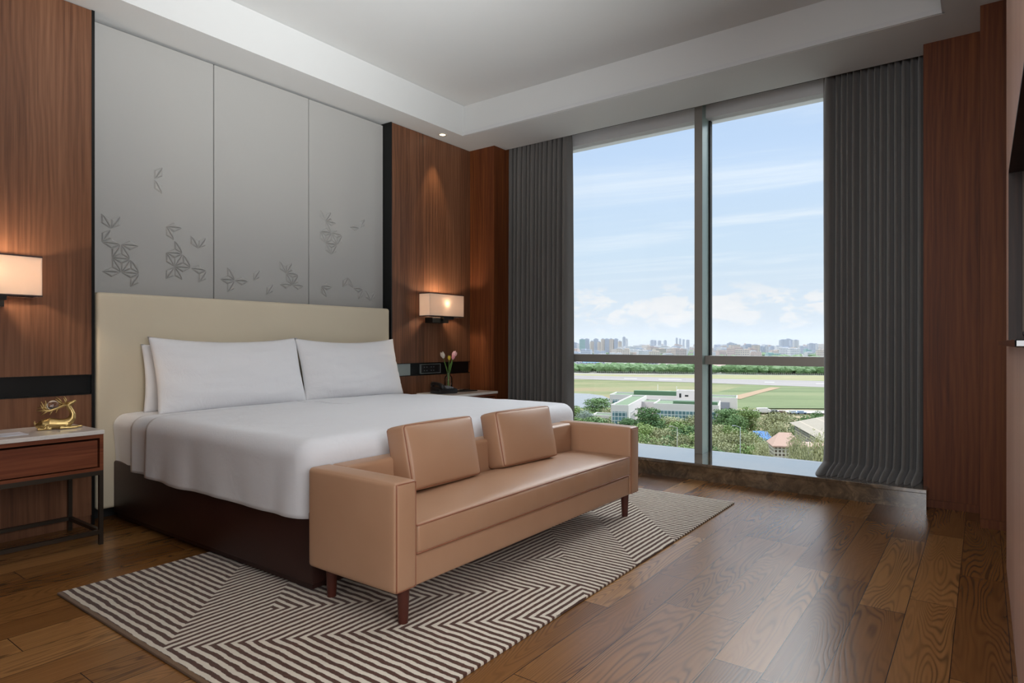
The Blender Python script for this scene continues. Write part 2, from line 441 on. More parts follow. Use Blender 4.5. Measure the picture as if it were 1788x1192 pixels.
# columns
bm = bmesh.new(); box(bm, 5.06, 5.62, 3.98, 4.56, 0, 3.24); struct('wall_left_column', bm, walnut_red)
bm = bmesh.new(); box(bm, 5.06, 5.62, .02, .326, .05, 3.24); box(bm, 5.052, 5.3, .02, .31, 0, .05)
struct('wall_right_column', bm, walnut_red)
bm = bmesh.new(); box(bm, 4.68, 5.62, -.62, .018, .05, ZC); box(bm, 4.668, 5.3, -.62, .018, 0, .052)
struct('wall_right_pier', bm, walnut_red)
# window side wall: outside shell round the opening, head box
bm = bmesh.new()
box(bm, 5.45, 5.9, 3.86, 4.56, 0, ZT + .2); box(bm, 5.45, 5.9, -.6, .42, 0, ZT + .2)
box(bm, 5.5, 5.9, .3, 3.9, -.6, .06)
struct('wall_front', bm, wall_paint)
bm = bmesh.new(); box(bm, 5.47, 5.66, .3, 3.9, 3.055, 3.17); box(bm, 5.56, 5.9, .3, 3.9, 3.165, 3.6, 1)
struct('trim_5', bm, [paint_tray, gap_black])
# added unseen pale ledge outside the window, bouncing daylight up to the soffit
bm = bmesh.new(); box(bm, 5.9, 7.3, -3.0, 7.0, -.6, -.2); struct('bounce_ledge', bm, plain('bounce_ledge_paint', lin(226, 224, 216), .8))
# rear of the room (behind the camera) closed by a plain wall
bm = bmesh.new()
box(bm, -2.75, -2.6, -1.6, 4.56, 0, ZT + .2)
struct('wall_back', bm, wall_paint)
# cabinet wall on the right with niche
CYF = -.088
bm = bmesh.new()
box(bm, 1.6, 3.552, -.6, CYF, 0, 1.078)
box(bm, 1.6, 3.552, -.6, CYF, 1.85, ZC)
box(bm, 1.6, 1.7, -.6, CYF, 1.078, 1.85)
box(bm, 3.558, 3.92, -.6, CYF, 0, ZC)
struct('wall_right', bm, cabinet_wood)
bm = bmesh.new()
box(bm, 3.546, 3.5535, -.5, CYF + .001, 1.1, 1.853); box(bm, 1.7, 3.55, -.5, -.43, 1.1, 1.85)
box(bm, 1.7, 3.552, -.5, CYF + .001, 1.838, 1.851)
struct('wall_right_niche', bm, dark_veneer)
bm = bmesh.new(); box(bm, 3.541, 3.546, -.15, -.135, 1.14, 1.836); box(bm, 2.4, 3.546, -.15, -.135, 1.125, 1.14); struct('trim_6', bm, bronze)
bm = bmesh.new(); box(bm, -2.6, 4.7, -1.75, -.6, 0, ZT + .2)
bm.free()
bm = bmesh.new(); box(bm, 1.6, 5.62, -.75, -.6, 0, ZT + .2); box(bm, -2.6, 1.6, -1.75, -1.6, 0, ZT + .2); box(bm, 1.55, 1.6, -1.6, -.6, 0, ZC)
struct('wall_right_outer', bm, wall_paint)
sh = obj('shelf', B(1.7, 3.625, -.44, -.052, 1.081, 1.0985, bev=.003), plain('black_lacquer', lin(12, 13, 14), .12, coat=.5))
tag(sh, 'thin glossy black shelf slab along the pale wood cabinet wall at right edge', 'shelf')

# ---------------------------------------------------------------- window
wd = empty('window_1', (5.5, 2.1, .134)); wd['kind'] = 'structure'
def wch(name, bm, mat, **k):
    xform(bm, Matrix.Translation((-5.5, -2.1, -.134))); return obj(name, bm, mat, wd, **k)
bm = bmesh.new(); box(bm, 5.385, 5.62, 1.952, 2.022, .134, 3.24, bev=.002)
bm.normal_update()
for f in bm.faces: f.material_index = 1 if abs(f.normal.x) > .5 else 0
wch('mullion', bm, [alu_green, alu])
for y0, y1 in ((.42, 1.952), (2.022, 3.88)):
    wch('transom', B(5.45, 5.58, y0, y1, .906, .982, bev=.002), alu)
    fr = bmesh.new()
    ye = y1 if y0 < 1 else y0
    box(fr, 5.55, 5.6, min(ye, ye + (-.012 if y0 < 1 else .012)), max(ye, ye + (-.012 if y0 < 1 else .012)), .134, 3.055)
    wch('window_gasket', fr, gap_black)
    for z0, z1 in ((.14, .91), (.975, 3.06)):
        wch('glass_pane', B(5.565, 5.573, y0 + .005, y1 - .005, z0, z1), pane_m)
bm = bmesh.new(); box(bm, 4.935, 5.60, .298, 3.98, .106, .134, bev=.004); box(bm, 4.945, 5.5, .302, 3.98, 0, .107)
wch('window_sill', bm, marble)

# ---------------------------------------------------------------- grey wall panels with stitched petal relief
PET = [[((1.961, 2.171), (2.016, 2.263)), ((1.961, 2.171), (2.013, 2.082)),
 ((1.702, 1.806), (1.647, 1.897)), ((1.702, 1.806), (1.758, 1.897)), ((1.702, 1.806), (1.65, 1.717)), ((1.65, 1.717), (1.758, 1.716)),
 ((1.758, 1.716), (1.868, 1.718)), ((1.758, 1.716), (1.706, 1.626)), ((1.758, 1.716), (1.814, 1.626)), ((1.706, 1.626), (1.814, 1.626)),
 ((1.706, 1.626), (1.76, 1.538)), ((1.814, 1.626), (1.76, 1.538)), ((1.65, 1.536), (1.76, 1.538)), ((1.814, 1.626), (1.868, 1.54)),
 ((1.76, 1.538), (1.868, 1.54)), ((1.868, 1.54), (1.813, 1.45)), ((2.036, 1.872), (2.145, 1.874)), ((2.036, 1.872), (2.09, 1.784)),
 ((2.09, 1.784), (2.145, 1.7)), ((2.036, 1.696), (2.145, 1.7)), ((2.036, 1.696), (2.09, 1.606)), ((2.145, 1.7), (2.09, 1.606)),
 ((2.145, 1.7), (2.202, 1.608)), ((2.09, 1.606), (2.202, 1.608)), ((2.09, 1.606), (2.034, 1.518)), ((2.09, 1.606), (2.145, 1.52)),
 ((2.202, 1.608), (2.313, 1.6)), ((2.313, 1.6), (2.256, 1.512)), ((2.254, 1.748), (2.2, 1.834)), ((2.254, 1.748), (2.31, 1.834))],
 [((2.522, 1.549), (2.465, 1.641)), ((2.522, 1.549), (2.411, 1.548)), ((2.522, 1.549), (2.465, 1.457)), ((2.522, 1.549), (2.634, 1.549)),
 ((2.668, 1.556), (2.724, 1.646)), ((2.777, 1.457), (2.835, 1.546)), ((2.947, 1.638), (2.891, 1.727)), ((2.947, 1.638), (3.002, 1.727)),
 ((2.947, 1.638), (3.058, 1.636)), ((2.947, 1.638), (3.003, 1.549)), ((3.003, 1.549), (3.058, 1.636)), ((3.003, 1.549), (2.892, 1.547)), ((3.003, 1.549), (3.112, 1.545))],
 [((3.322, 2.104), (3.264, 2.192)), ((3.322, 2.104), (3.378, 2.19)), ((3.322, 2.104), (3.432, 2.101)), ((3.322, 2.104), (3.376, 2.014)),
 ((3.266, 2.012), (3.376, 2.014)), ((3.266, 2.012), (3.322, 1.922)), ((3.376, 2.014), (3.322, 1.922)), ((3.376, 2.014), (3.434, 1.922)),
 ((3.376, 2.014), (3.49, 2.008)), ((3.49, 2.008), (3.434, 1.922)), ((3.322, 1.922), (3.434, 1.922)), ((3.322, 1.922), (3.378, 1.832)),
 ((3.434, 1.922), (3.378, 1.832)), ((3.574, 2.093), (3.678, 2.096)), ((3.686, 2.1), (3.74, 2.188)), ((3.28, 1.561), (3.388, 1.56)),
 ((3.28, 1.561), (3.332, 1.472)), ((3.553, 1.656), (3.497, 1.567)), ((3.553, 1.656), (3.61, 1.568)), ((3.61, 1.568), (3.715, 1.562)),
 ((3.715, 1.562), (3.662, 1.472)), ((3.8, 1.468), (3.744, 1.556)), ((3.8, 1.468), (3.856, 1.556))]]
LAB = ['left grey upholstered wall panel with two tall clusters of raised petals and one pair above',
       'middle grey upholstered wall panel with a low four petal star and scattered petals',
       'right grey upholstered wall panel with a high petal cluster beside the black reveal']
for k in range(3):
    x0 = XL + .003 + k * .793; x1 = x0 + .787
    if k == 2: x1 = XR - .003
    bm = bmesh.new(); box(bm, x0, x1, 4.4, 4.44, .09, 3.073, bev=.004)
    pn = obj('wall_panel', bm, grey_cloth); tag(pn, LAB[k], 'wall panel', 'grey upholstered panels above the headboard')
    bm = bmesh.new()
    for (a, b) in PET[k]:
        a = Vector((a[0], 0, a[1])); b = Vector((b[0], 0, b[1])); L = (b - a).length
        d_ = (b - a) / L; n_ = Vector((d_.z, 0, -d_.x)); mid = (a + b) / 2
        for s in (-1, 1):
            cpt = mid + n_ * s * L * .29
            ap = (a + b + cpt) / 3 + n_ * s * L * .012
            # puffed triangle: inner ring lifted, rounded apex
            base = [a, b, cpt]
            bv = [bm.verts.new((q.x, 4.401, q.z)) for q in base]
            iv = [bm.verts.new((ap.x + (q.x - ap.x) * .62, 4.401 - .0105, ap.z + (q.z - ap.z) * .62)) for q in base]
            av = bm.verts.new((ap.x, 4.401 - .0135, ap.z))
            for i in range(3):
                j = (i + 1) % 3
                bm.faces.new((bv[i], bv[j], iv[j], iv[i])); bm.faces.new((iv[i], iv[j], av))
    pt_ = obj('petal_relief', bm, grey_cloth, pn)

# ================================================================ BED
bed = empty('bed', (2.76, 3.3, 0), 0, 'king size bed with oxblood leather base and tall cream leather headboard', 'bed')
bo = Vector((2.76, 3.3, 0))
def child(parent, name, bm, mat, org, **k):
    xform(bm, Matrix.Translation(-Vector(org))); return obj(name, bm, mat, parent, **k)
bm = bmesh.new(); box(bm, 1.70, 3.83, 2.34, 4.29, .022, .05); box(bm, 1.677, 3.855, 2.31, 4.3, .05, .37, bev=.012)
child(bed, 'bed_base', bm, dark_leather, bo, auto=40)
bm = rbox(3.937 - 1.582, .085, 1.32, .022, bulge=(0, .006, .0))
xform(bm, T((3.937 + 1.582) / 2, 4.333, .74)); child(bed, 'headboard', bm, cream_leather, bo, smooth=True)

def nz(p, s, o=0.0):
    return noise.noise(Vector((p[0] * s + o, p[1] * s - o, p[2] * s + o * .7)))
def drape(xl, xr, yh, yf, zh, zt, r=.055, rc=.07, amp=.006, crown=.02, hemtuck=.0, seed=0.0, topz=.0, step=.028):
    bm = bmesh.new()
    Nl = int((yh - yf) / step); Nc = 7; Nf = int((xr - xl) / step)
    rows = []
    def outline(dd):
        rr = max(rc - dd, .002); X0 = xl + dd; X1 = xr - dd; Yf = yf + dd
        pts = []
        for i in range(Nl): pts.append((X0, yh + (Yf + rr - yh) * i / Nl, -1, 0))
        for i in range(Nc): a_ = math.pi + (math.pi / 2) * i / (Nc - 1); pts.append((X0 + rr + rr * math.cos(a_), Yf + rr + rr * math.sin(a_), math.cos(a_), math.sin(a_)))
        for i in range(1, Nf): pts.append((X0 + rr + (X1 - X0 - 2 * rr) * i / Nf, Yf, 0, -1))
        for i in range(Nc): a_ = math.pi * 1.5 + (math.pi / 2) * i / (Nc - 1); pts.append((X1 - rr + rr * math.cos(a_), Yf + rr + rr * math.sin(a_), math.cos(a_), math.sin(a_)))
        for i in range(1, Nl + 1): pts.append((X1, Yf + rr + (yh - Yf - rr) * i / Nl, 1, 0))
        return pts
    lv = []
    nside = 14
    for k in range(nside): lv.append((0, zh + (zt - r - zh) * k / nside, 1 - k / nside))
    for k in range(7):
        a_ = math.pi / 2 * k / 6; lv.append((r * (1 - math.cos(a_)), zt - r + r * math.sin(a_), 0))
    W2 = (xr - xl) / 2
    nt = int((W2 - r) / step)
    for k in range(1, nt + 1): lv.append((r + (W2 - r - .001) * k / nt, zt, 0))
    for (dd, z, low) in lv:
        ring = []
        for (x, y, nx, ny) in outline(dd):
            p = Vector((x, y, z))
            if dd <= r:
                s_ = x + y
                fold = (math.sin(s_ * 19 + 2 * nz(p, 1.2, seed)) * .4 + nz((s_, 0, z * .25), 7.0, seed)) * amp * (.35 + 1.4 * low)
                p.x += nx * fold; p.y += ny * fold
                p.x -= nx * hemtuck * low; p.y -= ny * hemtuck * low
                p.z += nz((s_, 3.1, 0), 2.4, seed) * .012 * low
            u_ = min(1, dd / (W2 * .8)); cr = crown * (1 - (1 - u_) ** 2.2)
            wr = nz((x * .6, y * 1.6, 1.0), 2.2, seed) * .009 + nz((x * .8, y * 3.2, 0), 3.6, seed + 5) * .0035
            if dd > 0: p.z += cr + wr * min(1, dd / .12)
            if dd >= r and topz: p.z += topz
            ring.append(bm.verts.new(p))
        rows.append(ring)
    for a_, b_ in zip(rows, rows[1:]):
        for i in range(len(a_) - 1):
            bm.faces.new((a_[i], a_[i + 1], b_[i + 1], b_[i]))
    return bm
def solid(o, th, off=-1):
    md = o.modifiers.new('thick', 'SOLIDIFY'); md.thickness = th; md.offset = off; return o
# mattress in a fitted sheet
bm = drape(1.672, 3.868, 4.285, 2.335, .355, .650, r=.07, amp=.004, crown=.010, hemtuck=.012, seed=2)
m_ = child(bed, 'mattress', bm, linen, bo, smooth=True)
bm = drape(1.658, 3.880, 4.01, 2.322, .338, .656, r=.075, amp=.007, crown=.013, hemtuck=.006, seed=4)
o = solid(obj('bed_sheet', bm, linen, smooth=True), .002)
tag(o, 'white flat sheet folded under the duvet edge at the pillow end of the bed', 'bed sheet')
bm = drape(1.645, 3.893, 3.80, 2.308, .332, .665, r=.08, rc=.09, amp=.007, crown=.016, hemtuck=.0, seed=7)
o = solid(obj('duvet', bm, linen, smooth=True), .006)
tag(o, 'smooth white duvet spread over the bed, hanging down over the dark base', 'duvet')

def pillow(w_, h_, th, seed, sag=.02):
    bm = bmesh.new(); N, M_ = 44, 26
    g = {}
    for s in (1, -1):
        for i in range(N + 1):
            for j in range(M_ + 1):
                u = -1 + 2 * i / N; v = -1 + 2 * j / M_
                u = math.sin(u * math.pi / 2) * .35 + u * .65; v = math.sin(v * math.pi / 2) * .35 + v * .65
                prof = max(0, (1 - abs(u) ** 2.6)) ** .55 * max(0, (1 - abs(v) ** 2.4)) ** .6
                x = u * w_ / 2 * (1 - .035 * (1 - v * v)); z = v * h_ / 2 * (1 - .07 * (1 - u * u) * (1 if v > 0 else .2))
                rad = math.exp(-((1 - abs(u)) * 5)) * math.exp(-((1 - abs(v)) * 3))
                wr = nz((u * 2.2, v * 5 + s, 0), 1.3, seed) * .010 + math.sin((abs(u) * 4 + abs(v) * 9) * 3.2) * .0035 * math.exp(-(1 - abs(u)) * 4)
                y = s * (th / 2 * prof * (1 - .25 * v) + wr * prof ** .5) if 0 < i < N and 0 < j < M_ else 0
                z -= sag * (1 - u * u) * (v > 0) * v
                if (i in (0, N) or j in (0, M_)):
                    if (i, j) in g: continue
                    vtx = bm.verts.new((x, 0, z)); g[(i, j)] = vtx; g[(i, j, 1)] = vtx; g[(i, j, -1)] = vtx
                else: g[(i, j, s)] = bm.verts.new((x, y, z))
        for i in range(N):
            for j in range(M_):
                bm.faces.new([g[(i, j, s)], g[(i + 1, j, s)], g[(i + 1, j + 1, s)], g[(i, j + 1, s)]])
    return bm
def put_pillow(x0, x1, yb, yt, z0, z1, th, seed, label, group=None, rz=0):
    h_ = math.hypot(yt - yb, z1 - z0); ang = -math.atan2(yt - yb, z1 - z0)
    bm = pillow(x1 - x0, h_, th, seed)
    o = obj('pillow', bm, pillow_m, smooth=True)
    o.location = ((x0 + x1) / 2, (yb + yt) / 2, (z0 + z1) / 2); o.rotation_euler = (ang, 0, rz)
    tag(o, label, 'pillow', group or 'white pillows leaning on the headboard')
    return o
put_pillow(1.815, 2.90, 4.215, 4.25, .655, 1.085, .075, 9, 'white pillow mostly hidden behind the left front pillow')
put_pillow(1.835, 2.91, 4.065, 4.205, .648, 1.132, .17, 1, 'left front white pillow leaning on the headboard above the bed corner', rz=.0)
put_pillow(2.885, 3.885, 4.06, 4.195, .65, 1.128, .17, 5, 'right front white pillow on the window side of the bed')

# ================================================================ SOFA
so = Vector((2.67, 2.0, 0))
sofa = empty('sofa', so, 0, 'low tan leather sofa with slim arms standing at the foot of the bed', 'sofa')
SX0, SX1, SY0, SY1 = 1.635, 3.70, 1.75, 2.285
def sbox(name, x0, x1, y0, y1, z0, z1, r, bulge=(0, 0, 0), mat=tan, parent=sofa, fn=None):
    bm = rbox(x1 - x0, y1 - y0, z1 - z0, r, bulge=bulge, fn=fn)
    xform(bm, Matrix.Translation(((x0 + x1) / 2, (y0 + y1) / 2, (z0 + z1) / 2)))
    return child(parent, name, bm, mat, so, smooth=True)
def pipe_rect(name, pts, rad, parent, mat=piping_m):
    bm = bmesh.new(); tube(bm, pts, rad, 6, closed=True); return child(parent, name, bm, mat, so, smooth=True)
AW = .112
arm_l = sbox('armrest', SX0, SX0 + AW, SY0, SY1, .152, .568, .018, (.004, .003, .004))
arm_r = sbox('armrest', SX1 - AW, SX1, SY0, SY1, .152, .568, .018, (.004, .003, .004))
def rr(x0, x1, z0, z1, y, r=.018):
    return [(x0 + r * .4, y, z0 + r * .4), (x0 + r * .4, y, z1 - r * .4), (x1 - r * .4, y, z1 - r * .4), (x1 - r * .4, y, z0 + r * .4)]
def densify(pts, n=10):
    out = []
    for i in range(len(pts)):
        a, b = Vector(pts[i]), Vector(pts[(i + 1) % len(pts)])
        for k in range(n): out.append(a + (b - a) * k / n)
    return out
pipe_rect('piping', densify(rr(SX0, SX0 + AW, .152, .568, SY0 + .003)), .0028, arm_l)
pipe_rect('piping', densify(rr(SX1 - AW, SX1, .152, .568, SY0 + .003)), .0028, arm_r)
sbox('backrest', SX0 + AW, SX1 - AW, 2.175, SY1, .152, .566, .018, (0, .004, .003))
sbox('seat_frame', SX0 + AW - .002, SX1 - AW + .002, SY0 + .008, 2.18, .152, .272, .014, (0, .003, 0))
def seatfn(p, u, v, w_):
    if v < -.7 and abs(w_) < .95:
        p.y += .0035 * nz((p.x * 1.0, 0, p.z * .4), 16, 2.0) + .002 * nz((p.x, 0, p.z * .5), 45, 4)
    return p
seat = sbox('seat_cushion', SX0 + AW + .003, SX1 - AW - .003, SY0 + .002, 2.172, .274, .392, .016, (0, .006, .032), fn=seatfn)
cx0, cx1, cy0, cy1 = SX0 + AW + .006, SX1 - AW - .006, SY0 + .0035, 2.168
for zz_ in (.279, .387):
    pts = []
    for i in range(60): pts.append((cx0 + (cx1 - cx0) * i / 60, cy0, zz_ + (.0045 if zz_ > .3 else 0) * math.sin(i / 60 * math.pi)))
    for i in range(8): pts.append((cx1, cy0 + (cy1 - cy0) * i / 8, zz_))
    for i in range(60): pts.append((cx1 + (cx0 - cx1) * i / 60, cy1, zz_))
    for i in range(8): pts.append((cx0, cy1 + (cy0 - cy1) * i / 8, zz_))
    pipe_rect('piping', pts, .0032, seat)
for (x, y) in ((1.72, 1.80), (3.605, 1.80), (1.72, 2.235), (3.605, 2.235)):
    bm = bmesh.new(); lathe(bm, [(0, .0), (.019, 0), (.019, .002), (.026, .155), (0, .155)], x, y, .01, 20)
    child(sofa, 'leg', bm, leg_wood, so, auto=40)
def cushion(x0, x1, yb, tilt, zb, h_, th, rz, label):
    bm = rbox(x1 - x0, th, h_, .02, bulge=(.006, .028, .006))
    cx = (x0 + x1) / 2
    # local origin at the bottom front edge centre
    xform(bm, Matrix.Translation((0, th / 2, h_ / 2)))
    o = obj('cushion', bm, tan, smooth=True)
    o.location = (cx, yb, zb); o.rotation_euler = (-tilt, 0, rz)
    tag(o, label, 'cushion', 'loose tan leather cushions on the sofa')
    w_ = x1 - x0
    for y in (.006, th - .006):
        q = []
        c0, c1, z0_, z1_ = -w_ / 2 + .005, w_ / 2 - .005, .005, h_ - .005
        cs = .03
        q = densify([(c0 + cs * .3, y, z0_), (c1 - cs * .3, y, z0_), (c1, y, z0_ + cs * .3), (c1, y, z1_ - cs * .3), (c1 - cs * .3, y, z1_), (c0 + cs * .3, y, z1_), (c0, y, z1_ - cs * .3), (c0, y, z0_ + cs * .3)], 6)
        bm = bmesh.new(); tube(bm, q, .0028, 6, closed=True); obj('piping', bm, piping_m, o, smooth=True)
    return o
cushion(2.02, 2.50, 2.045, math.radians(13), .428, .30, .125, 0.0, 'larger looking left tan cushion nearest the camera, leaning on the sofa back')
cushion(2.70, 3.18, 2.035, math.radians(13), .428, .30, .125, math.radians(-4), 'right tan cushion leaning on the sofa back nearer the window')

# ================================================================ RUG
bm = bmesh.new(); box(bm, 1.035, 4.37, 1.36, 3.22, .0, .012, bev=.004)
tag(obj('rug', bm, rug_m, auto=40), 'cream and brown rug with mitred maze stripes under the sofa and bed foot', 'rug')

# ================================================================ NIGHTSTANDS
def nightstand(x0, x1, label):
    y0, y1 = 3.84, 4.292; o3 = Vector(((x0 + x1) / 2, (y0 + y1) / 2, 0))
    e = empty('nightstand', o3, 0, label, 'nightstand', 'nightstands beside the bed')
    child(e, 'marble_top', B(x0 - .004, x1 + .004, y0 - .006, y1, .598, .62, bev=.003), white_marble, o3)
    bm = bmesh.new(); box(bm, x0, x1, y0, y0 + .016 if False else y1, .578, .598); box(bm, x0, x1, y0, y1, .402, .418)
    box(bm, x0, x0 + .018, y0, y1, .418, .578); box(bm, x1 - .018, x1, y0, y1, .418, .578); box(bm, x0, x1, y1 - .02, y1, .418, .578)
    child(e, 'cabinet_body', bm, walnut_furn, o3)
    child(e, 'drawer', B(x0 + .022, x1 - .026, y0 + .008, y1 - .05, .424, .566), walnut_furn, o3)
    bm = bmesh.new()
    for a, b in ((x0, y0), (x1 - .02, y0), (x0, y1 - .02), (x1 - .02, y1 - .02)): pass
    box(bm, x0 + .02, x1 - .02, y0, y0 + .02, .378, .402); box(bm, x0 + .02, x1 - .02, y1 - .022, y1 - .002, .378, .402)
    box(bm, x0, x0 + .02, y0 + .02, y1 - .022, .378, .402); box(bm, x1 - .02, x1, y0 + .02, y1 - .022, .378, .402)
    box(bm, x0 + .02, x1 - .02, y0, y0 + .02, .06, .08); box(bm, x0 + .02, x1 - .02, y1 - .022, y1 - .002, .06, .08)
    box(bm, x0, x0 + .02, y0 + .02, y1 - .022, .06, .08); box(bm, x1 - .02, x1, y0 + .02, y1 - .022, .06, .08)
    child(e, 'metal_frame', bm, bronze, o3)
    for a, b in ((x0, y0), (x1 - .02, y0), (x0, y1 - .022), (x1 - .02, y1 - .022)):
        child(e, 'leg', B(a, a + .02, b, b + .02, 0, .402), bronze, o3)
    return e
nightstand(.74, 1.45, 'marble topped walnut nightstand left of the bed with a gold deer on it')
nightstand(4.275, 4.93, 'marble topped walnut nightstand by the window curtain with the phone and tulips on it')

# ================================================================ SCONCES
def sconce(x0, x1, label):
    y0, y1, z0, z1 = 4.135, 4.27, 1.345, 1.56; xc = (x0 + x1) / 2; o3 = Vector((xc, 4.3, 1.45))
    e = empty('wall_lamp', o3, 0, label, 'wall lamp', 'box shaded wall lamps on the walnut panels')
    bm = bmesh.new(); th = .003
    box(bm, x0, x1, y0, y0 + th, z0, z1); box(bm, x0, x1, y1 - th, y1, z0, z1); box(bm, x0, x0 + th, y0 + th, y1 - th, z0, z1); box(bm, x1 - th, x1, y0 + th, y1 - th, z0, z1)
    sh_ = child(e, 'lamp_shade', bm, shade_m, o3)
    bm = bmesh.new()
    for z in (z0 - .003, z1 - .005):
        box(bm, x0 - .002, x1 + .002, y0 - .002, y0 + .003, z, z + .008); box(bm, x0 - .002, x1 + .002, y1 - .003, y1 + .002, z, z + .008)
        box(bm, x0 - .002, x0 + .003, y0, y1, z, z + .008); box(bm, x1 - .003, x1 + .002, y0, y1, z, z + .008)
    child(sh_, 'shade_rim', bm, plain('dark_trim_' + label[:5], lin(58, 36, 30), .5), o3)
    bm = bmesh.new(); box(bm, xc - .135, xc + .09, 4.2, 4.3, 1.285, 1.335, bev=.002); box(bm, xc - .01, xc + .01, 4.19, 4.21, 1.3, 1.44)
    box(bm, xc - .06, xc + .08, 4.122, 4.15, 1.318, 1.346, bev=.002); box(bm, xc - .02, xc + .02, 4.13, 4.26, 1.325, 1.337)
    child(e, 'bracket', bm, black_metal, o3)
    bm = bmesh.new(); bmesh.ops.create_uvsphere(bm, u_segments=16, v_segments=12, radius=.024); xform(bm, T(xc, 4.2, 1.465))
    child(e, 'bulb', bm, bulb_m, o3, smooth=True)
    l = bpy.data.lights.new('lamp_glow', 'POINT'); l.energy = 13.0; l.color = (1, .8, .6); l.shadow_soft_size = .03
    lo = bpy.data.objects.new('lamp_glow', l); C.objects.link(lo); lo.parent = e; lo.location = (0, -.13, .02)
    return e
sconce(4.288, 4.768, 'lit wall lamp with white box shade right of the bed, above the tulips')
sconce(.78, 1.26, 'lit wall lamp with white box shade at the left edge, above the gold deer')

# recessed ceiling downlight
o3 = Vector((4.50, 4.17, ZC))
e = empty('downlight', o3, 0, 'small round recessed ceiling spot above the right walnut panel', 'ceiling light')
bm = bmesh.new(); lathe(bm, [(.028, .0), (.03, -.004), (.044, -.004), (.046, 0)], o3.x, o3.y, o3.z, 28); child(e, 'trim_ring', bm, plain('white_metal', lin(190, 186, 178), .4), o3, smooth=True)
bm = bmesh.new(); lathe(bm, [(0, -.0015), (.028, -.0015)], o3.x, o3.y, o3.z, 28); child(e, 'lens', bm, down_m, o3)
sp = light('downlight_beam', 'SPOT', (4.50, 4.165, ZC - .012), (4.50, 4.24, 2.2), 24, (1, .74, .45), spot_size=math.radians(46), spot_blend=.7, shadow_soft_size=.015)

# ================================================================ CONTROL PANELS
def control_panel(x0, x1, label, outlet=True):
    e = empty('control_panel', ((x0 + x1) / 2, 4.322, .844), 0, label, 'control panel', 'panels in the dark strips')
    o3 = Vector(((x0 + x1) / 2, 4.322, .844))
    bm = bmesh.new(); box(bm, x0 + .004, x1 - .004, 4.31, 4.325, .802, .886); child(e, 'plate', bm, phone_m, o3)
    bm = bmesh.new()
    for a in ((x0, x1, .798, .803), (x0, x1, .885, .89)): box(bm, a[0], a[1], 4.307, 4.325, a[2], a[3])
    for a in ((x0, x0 + .005), (x1 - .005, x1)): box(bm, a[0], a[1], 4.307, 4.325, .803, .885)
    child(e, 'bezel', bm, steel_and_reflection, o3)
    for bx in (0.05, .085, .145, .18):
        for bz in (.827, .86):
            bm = bmesh.new(); box(bm, x0 + bx - .005, x0 + bx + .005, 4.308, 4.311, bz - .004, bz + .004); child(e, 'button', bm, key_m, o3)
    if outlet:
        bm = bmesh.new(); box(bm, x1 - .09, x1 - .035, 4.3085, 4.311, .815, .873); child(e, 'socket', bm, gap_black, o3)
    return e
control_panel(4.345, 4.62, 'switch and socket panel in the dark strip behind the tulip vase')
control_panel(.80, 1.075, 'switch panel in the dark strip at left edge, behind the gold deer')

# ================================================================ CURTAINS
def curtain(y0, y1, folds, amp, xc, ztop, zbot, puddle, seed, phase=0.0, flat=0.0, spread=0.0):
    bm = bmesh.new(); rnd = random.Random(seed)
    ws = [rnd.uniform(.75, 1.3) for _ in range(folds)]
    if flat: ws[-1 if flat > 0 else 0] *= 1.7
    tot = sum(ws); cuts = [0]
    for q_ in ws: cuts.append(cuts[-1] + q_ / tot)
    dep = [rnd.uniform(.8, 1.2) for _ in range(folds)]; ph = [rnd.uniform(-.25, .25) for _ in range(folds)]
    N = folds * 18; NZ = 54
    tail = 16 if puddle else 0
    grid_ = []
    for j in range(NZ + tail + 1):
        ring = []
        for i in range(N + 1):
            f = i / N; k = min(folds - 1, max(0, next((q for q in range(folds) if cuts[q + 1] >= f - 1e-9), folds - 1)))
            loc = (f - cuts[k]) / (cuts[k + 1] - cuts[k])
            wv = -math.cos(loc * 2 * math.pi)              # -1 valley .. 1 ridge
            wv2 = math.copysign(abs(wv) ** .8, wv)
            hgt = min(1, j / NZ)                           # 0 top .. 1 bottom
            z = ztop + (zbot - ztop) * hgt
            pin = math.exp(-hgt * 22)
            a_ = amp * dep[k] * (.72 - .32 * pin + .28 * hgt)
            skew = -.34 * (1 - pin) * math.sin(loc * 2 * math.pi + ph[k] * 3)
            yw = (cuts[k + 1] - cuts[k]) * (y1 - y0)
            y = y0 + f * (y1 - y0) + skew * yw * .42 + math.sin(hgt * 3 + k * 1.7 + seed) * .004 * hgt
            x = xc - wv2 * a_
            x += .003 * noise.noise(Vector((f * 40, z * 2, seed)))
            # two sharp pinches at the heading
            x += pin * .012 * math.sin(loc * 6 * math.pi)
            y += spread * hgt * hgt * (f - .5)
            if j > NZ - 4 or j > NZ:
                s_ = (j - (NZ - 4)) / (tail + 4) if puddle else 0
                if puddle and s_ > 0:
                    g_ = s_ * s_ * (3 - 2 * s_)
                    rd = (wv2 + 1) / 2
                    x -= puddle * (g_ * .55 + s_ * .45) * (.66 + .34 * rd)
                    z = zbot + (1 - g_) * (z - zbot) * 1.0
                    if j > NZ: z = zbot + (SILL_Z + .0005 - zbot) * (1 - (1 - s_) ** 2) + .012 * rd * (1 - s_) + .026 * rd * math.sin(s_ * math.pi)
                    y += .018 * g_ * (1 if wv > 0 else .3)
            ring.append(bm.verts.new((x, y, z)))
        grid_.append(ring)
    for a_, b_ in zip(grid_, grid_[1:]):
        for i in range(N): bm.faces.new((a_[i], a_[i + 1], b_[i + 1], b_[i]))
    return bm
SILL_Z = .134
o = solid(obj('curtain', curtain(3.255, 4.0, 13, .07, 5.335, 3.2, SILL_Z + .006, 0, 3, flat=-1), curtain_m, smooth=True), .003, 0)
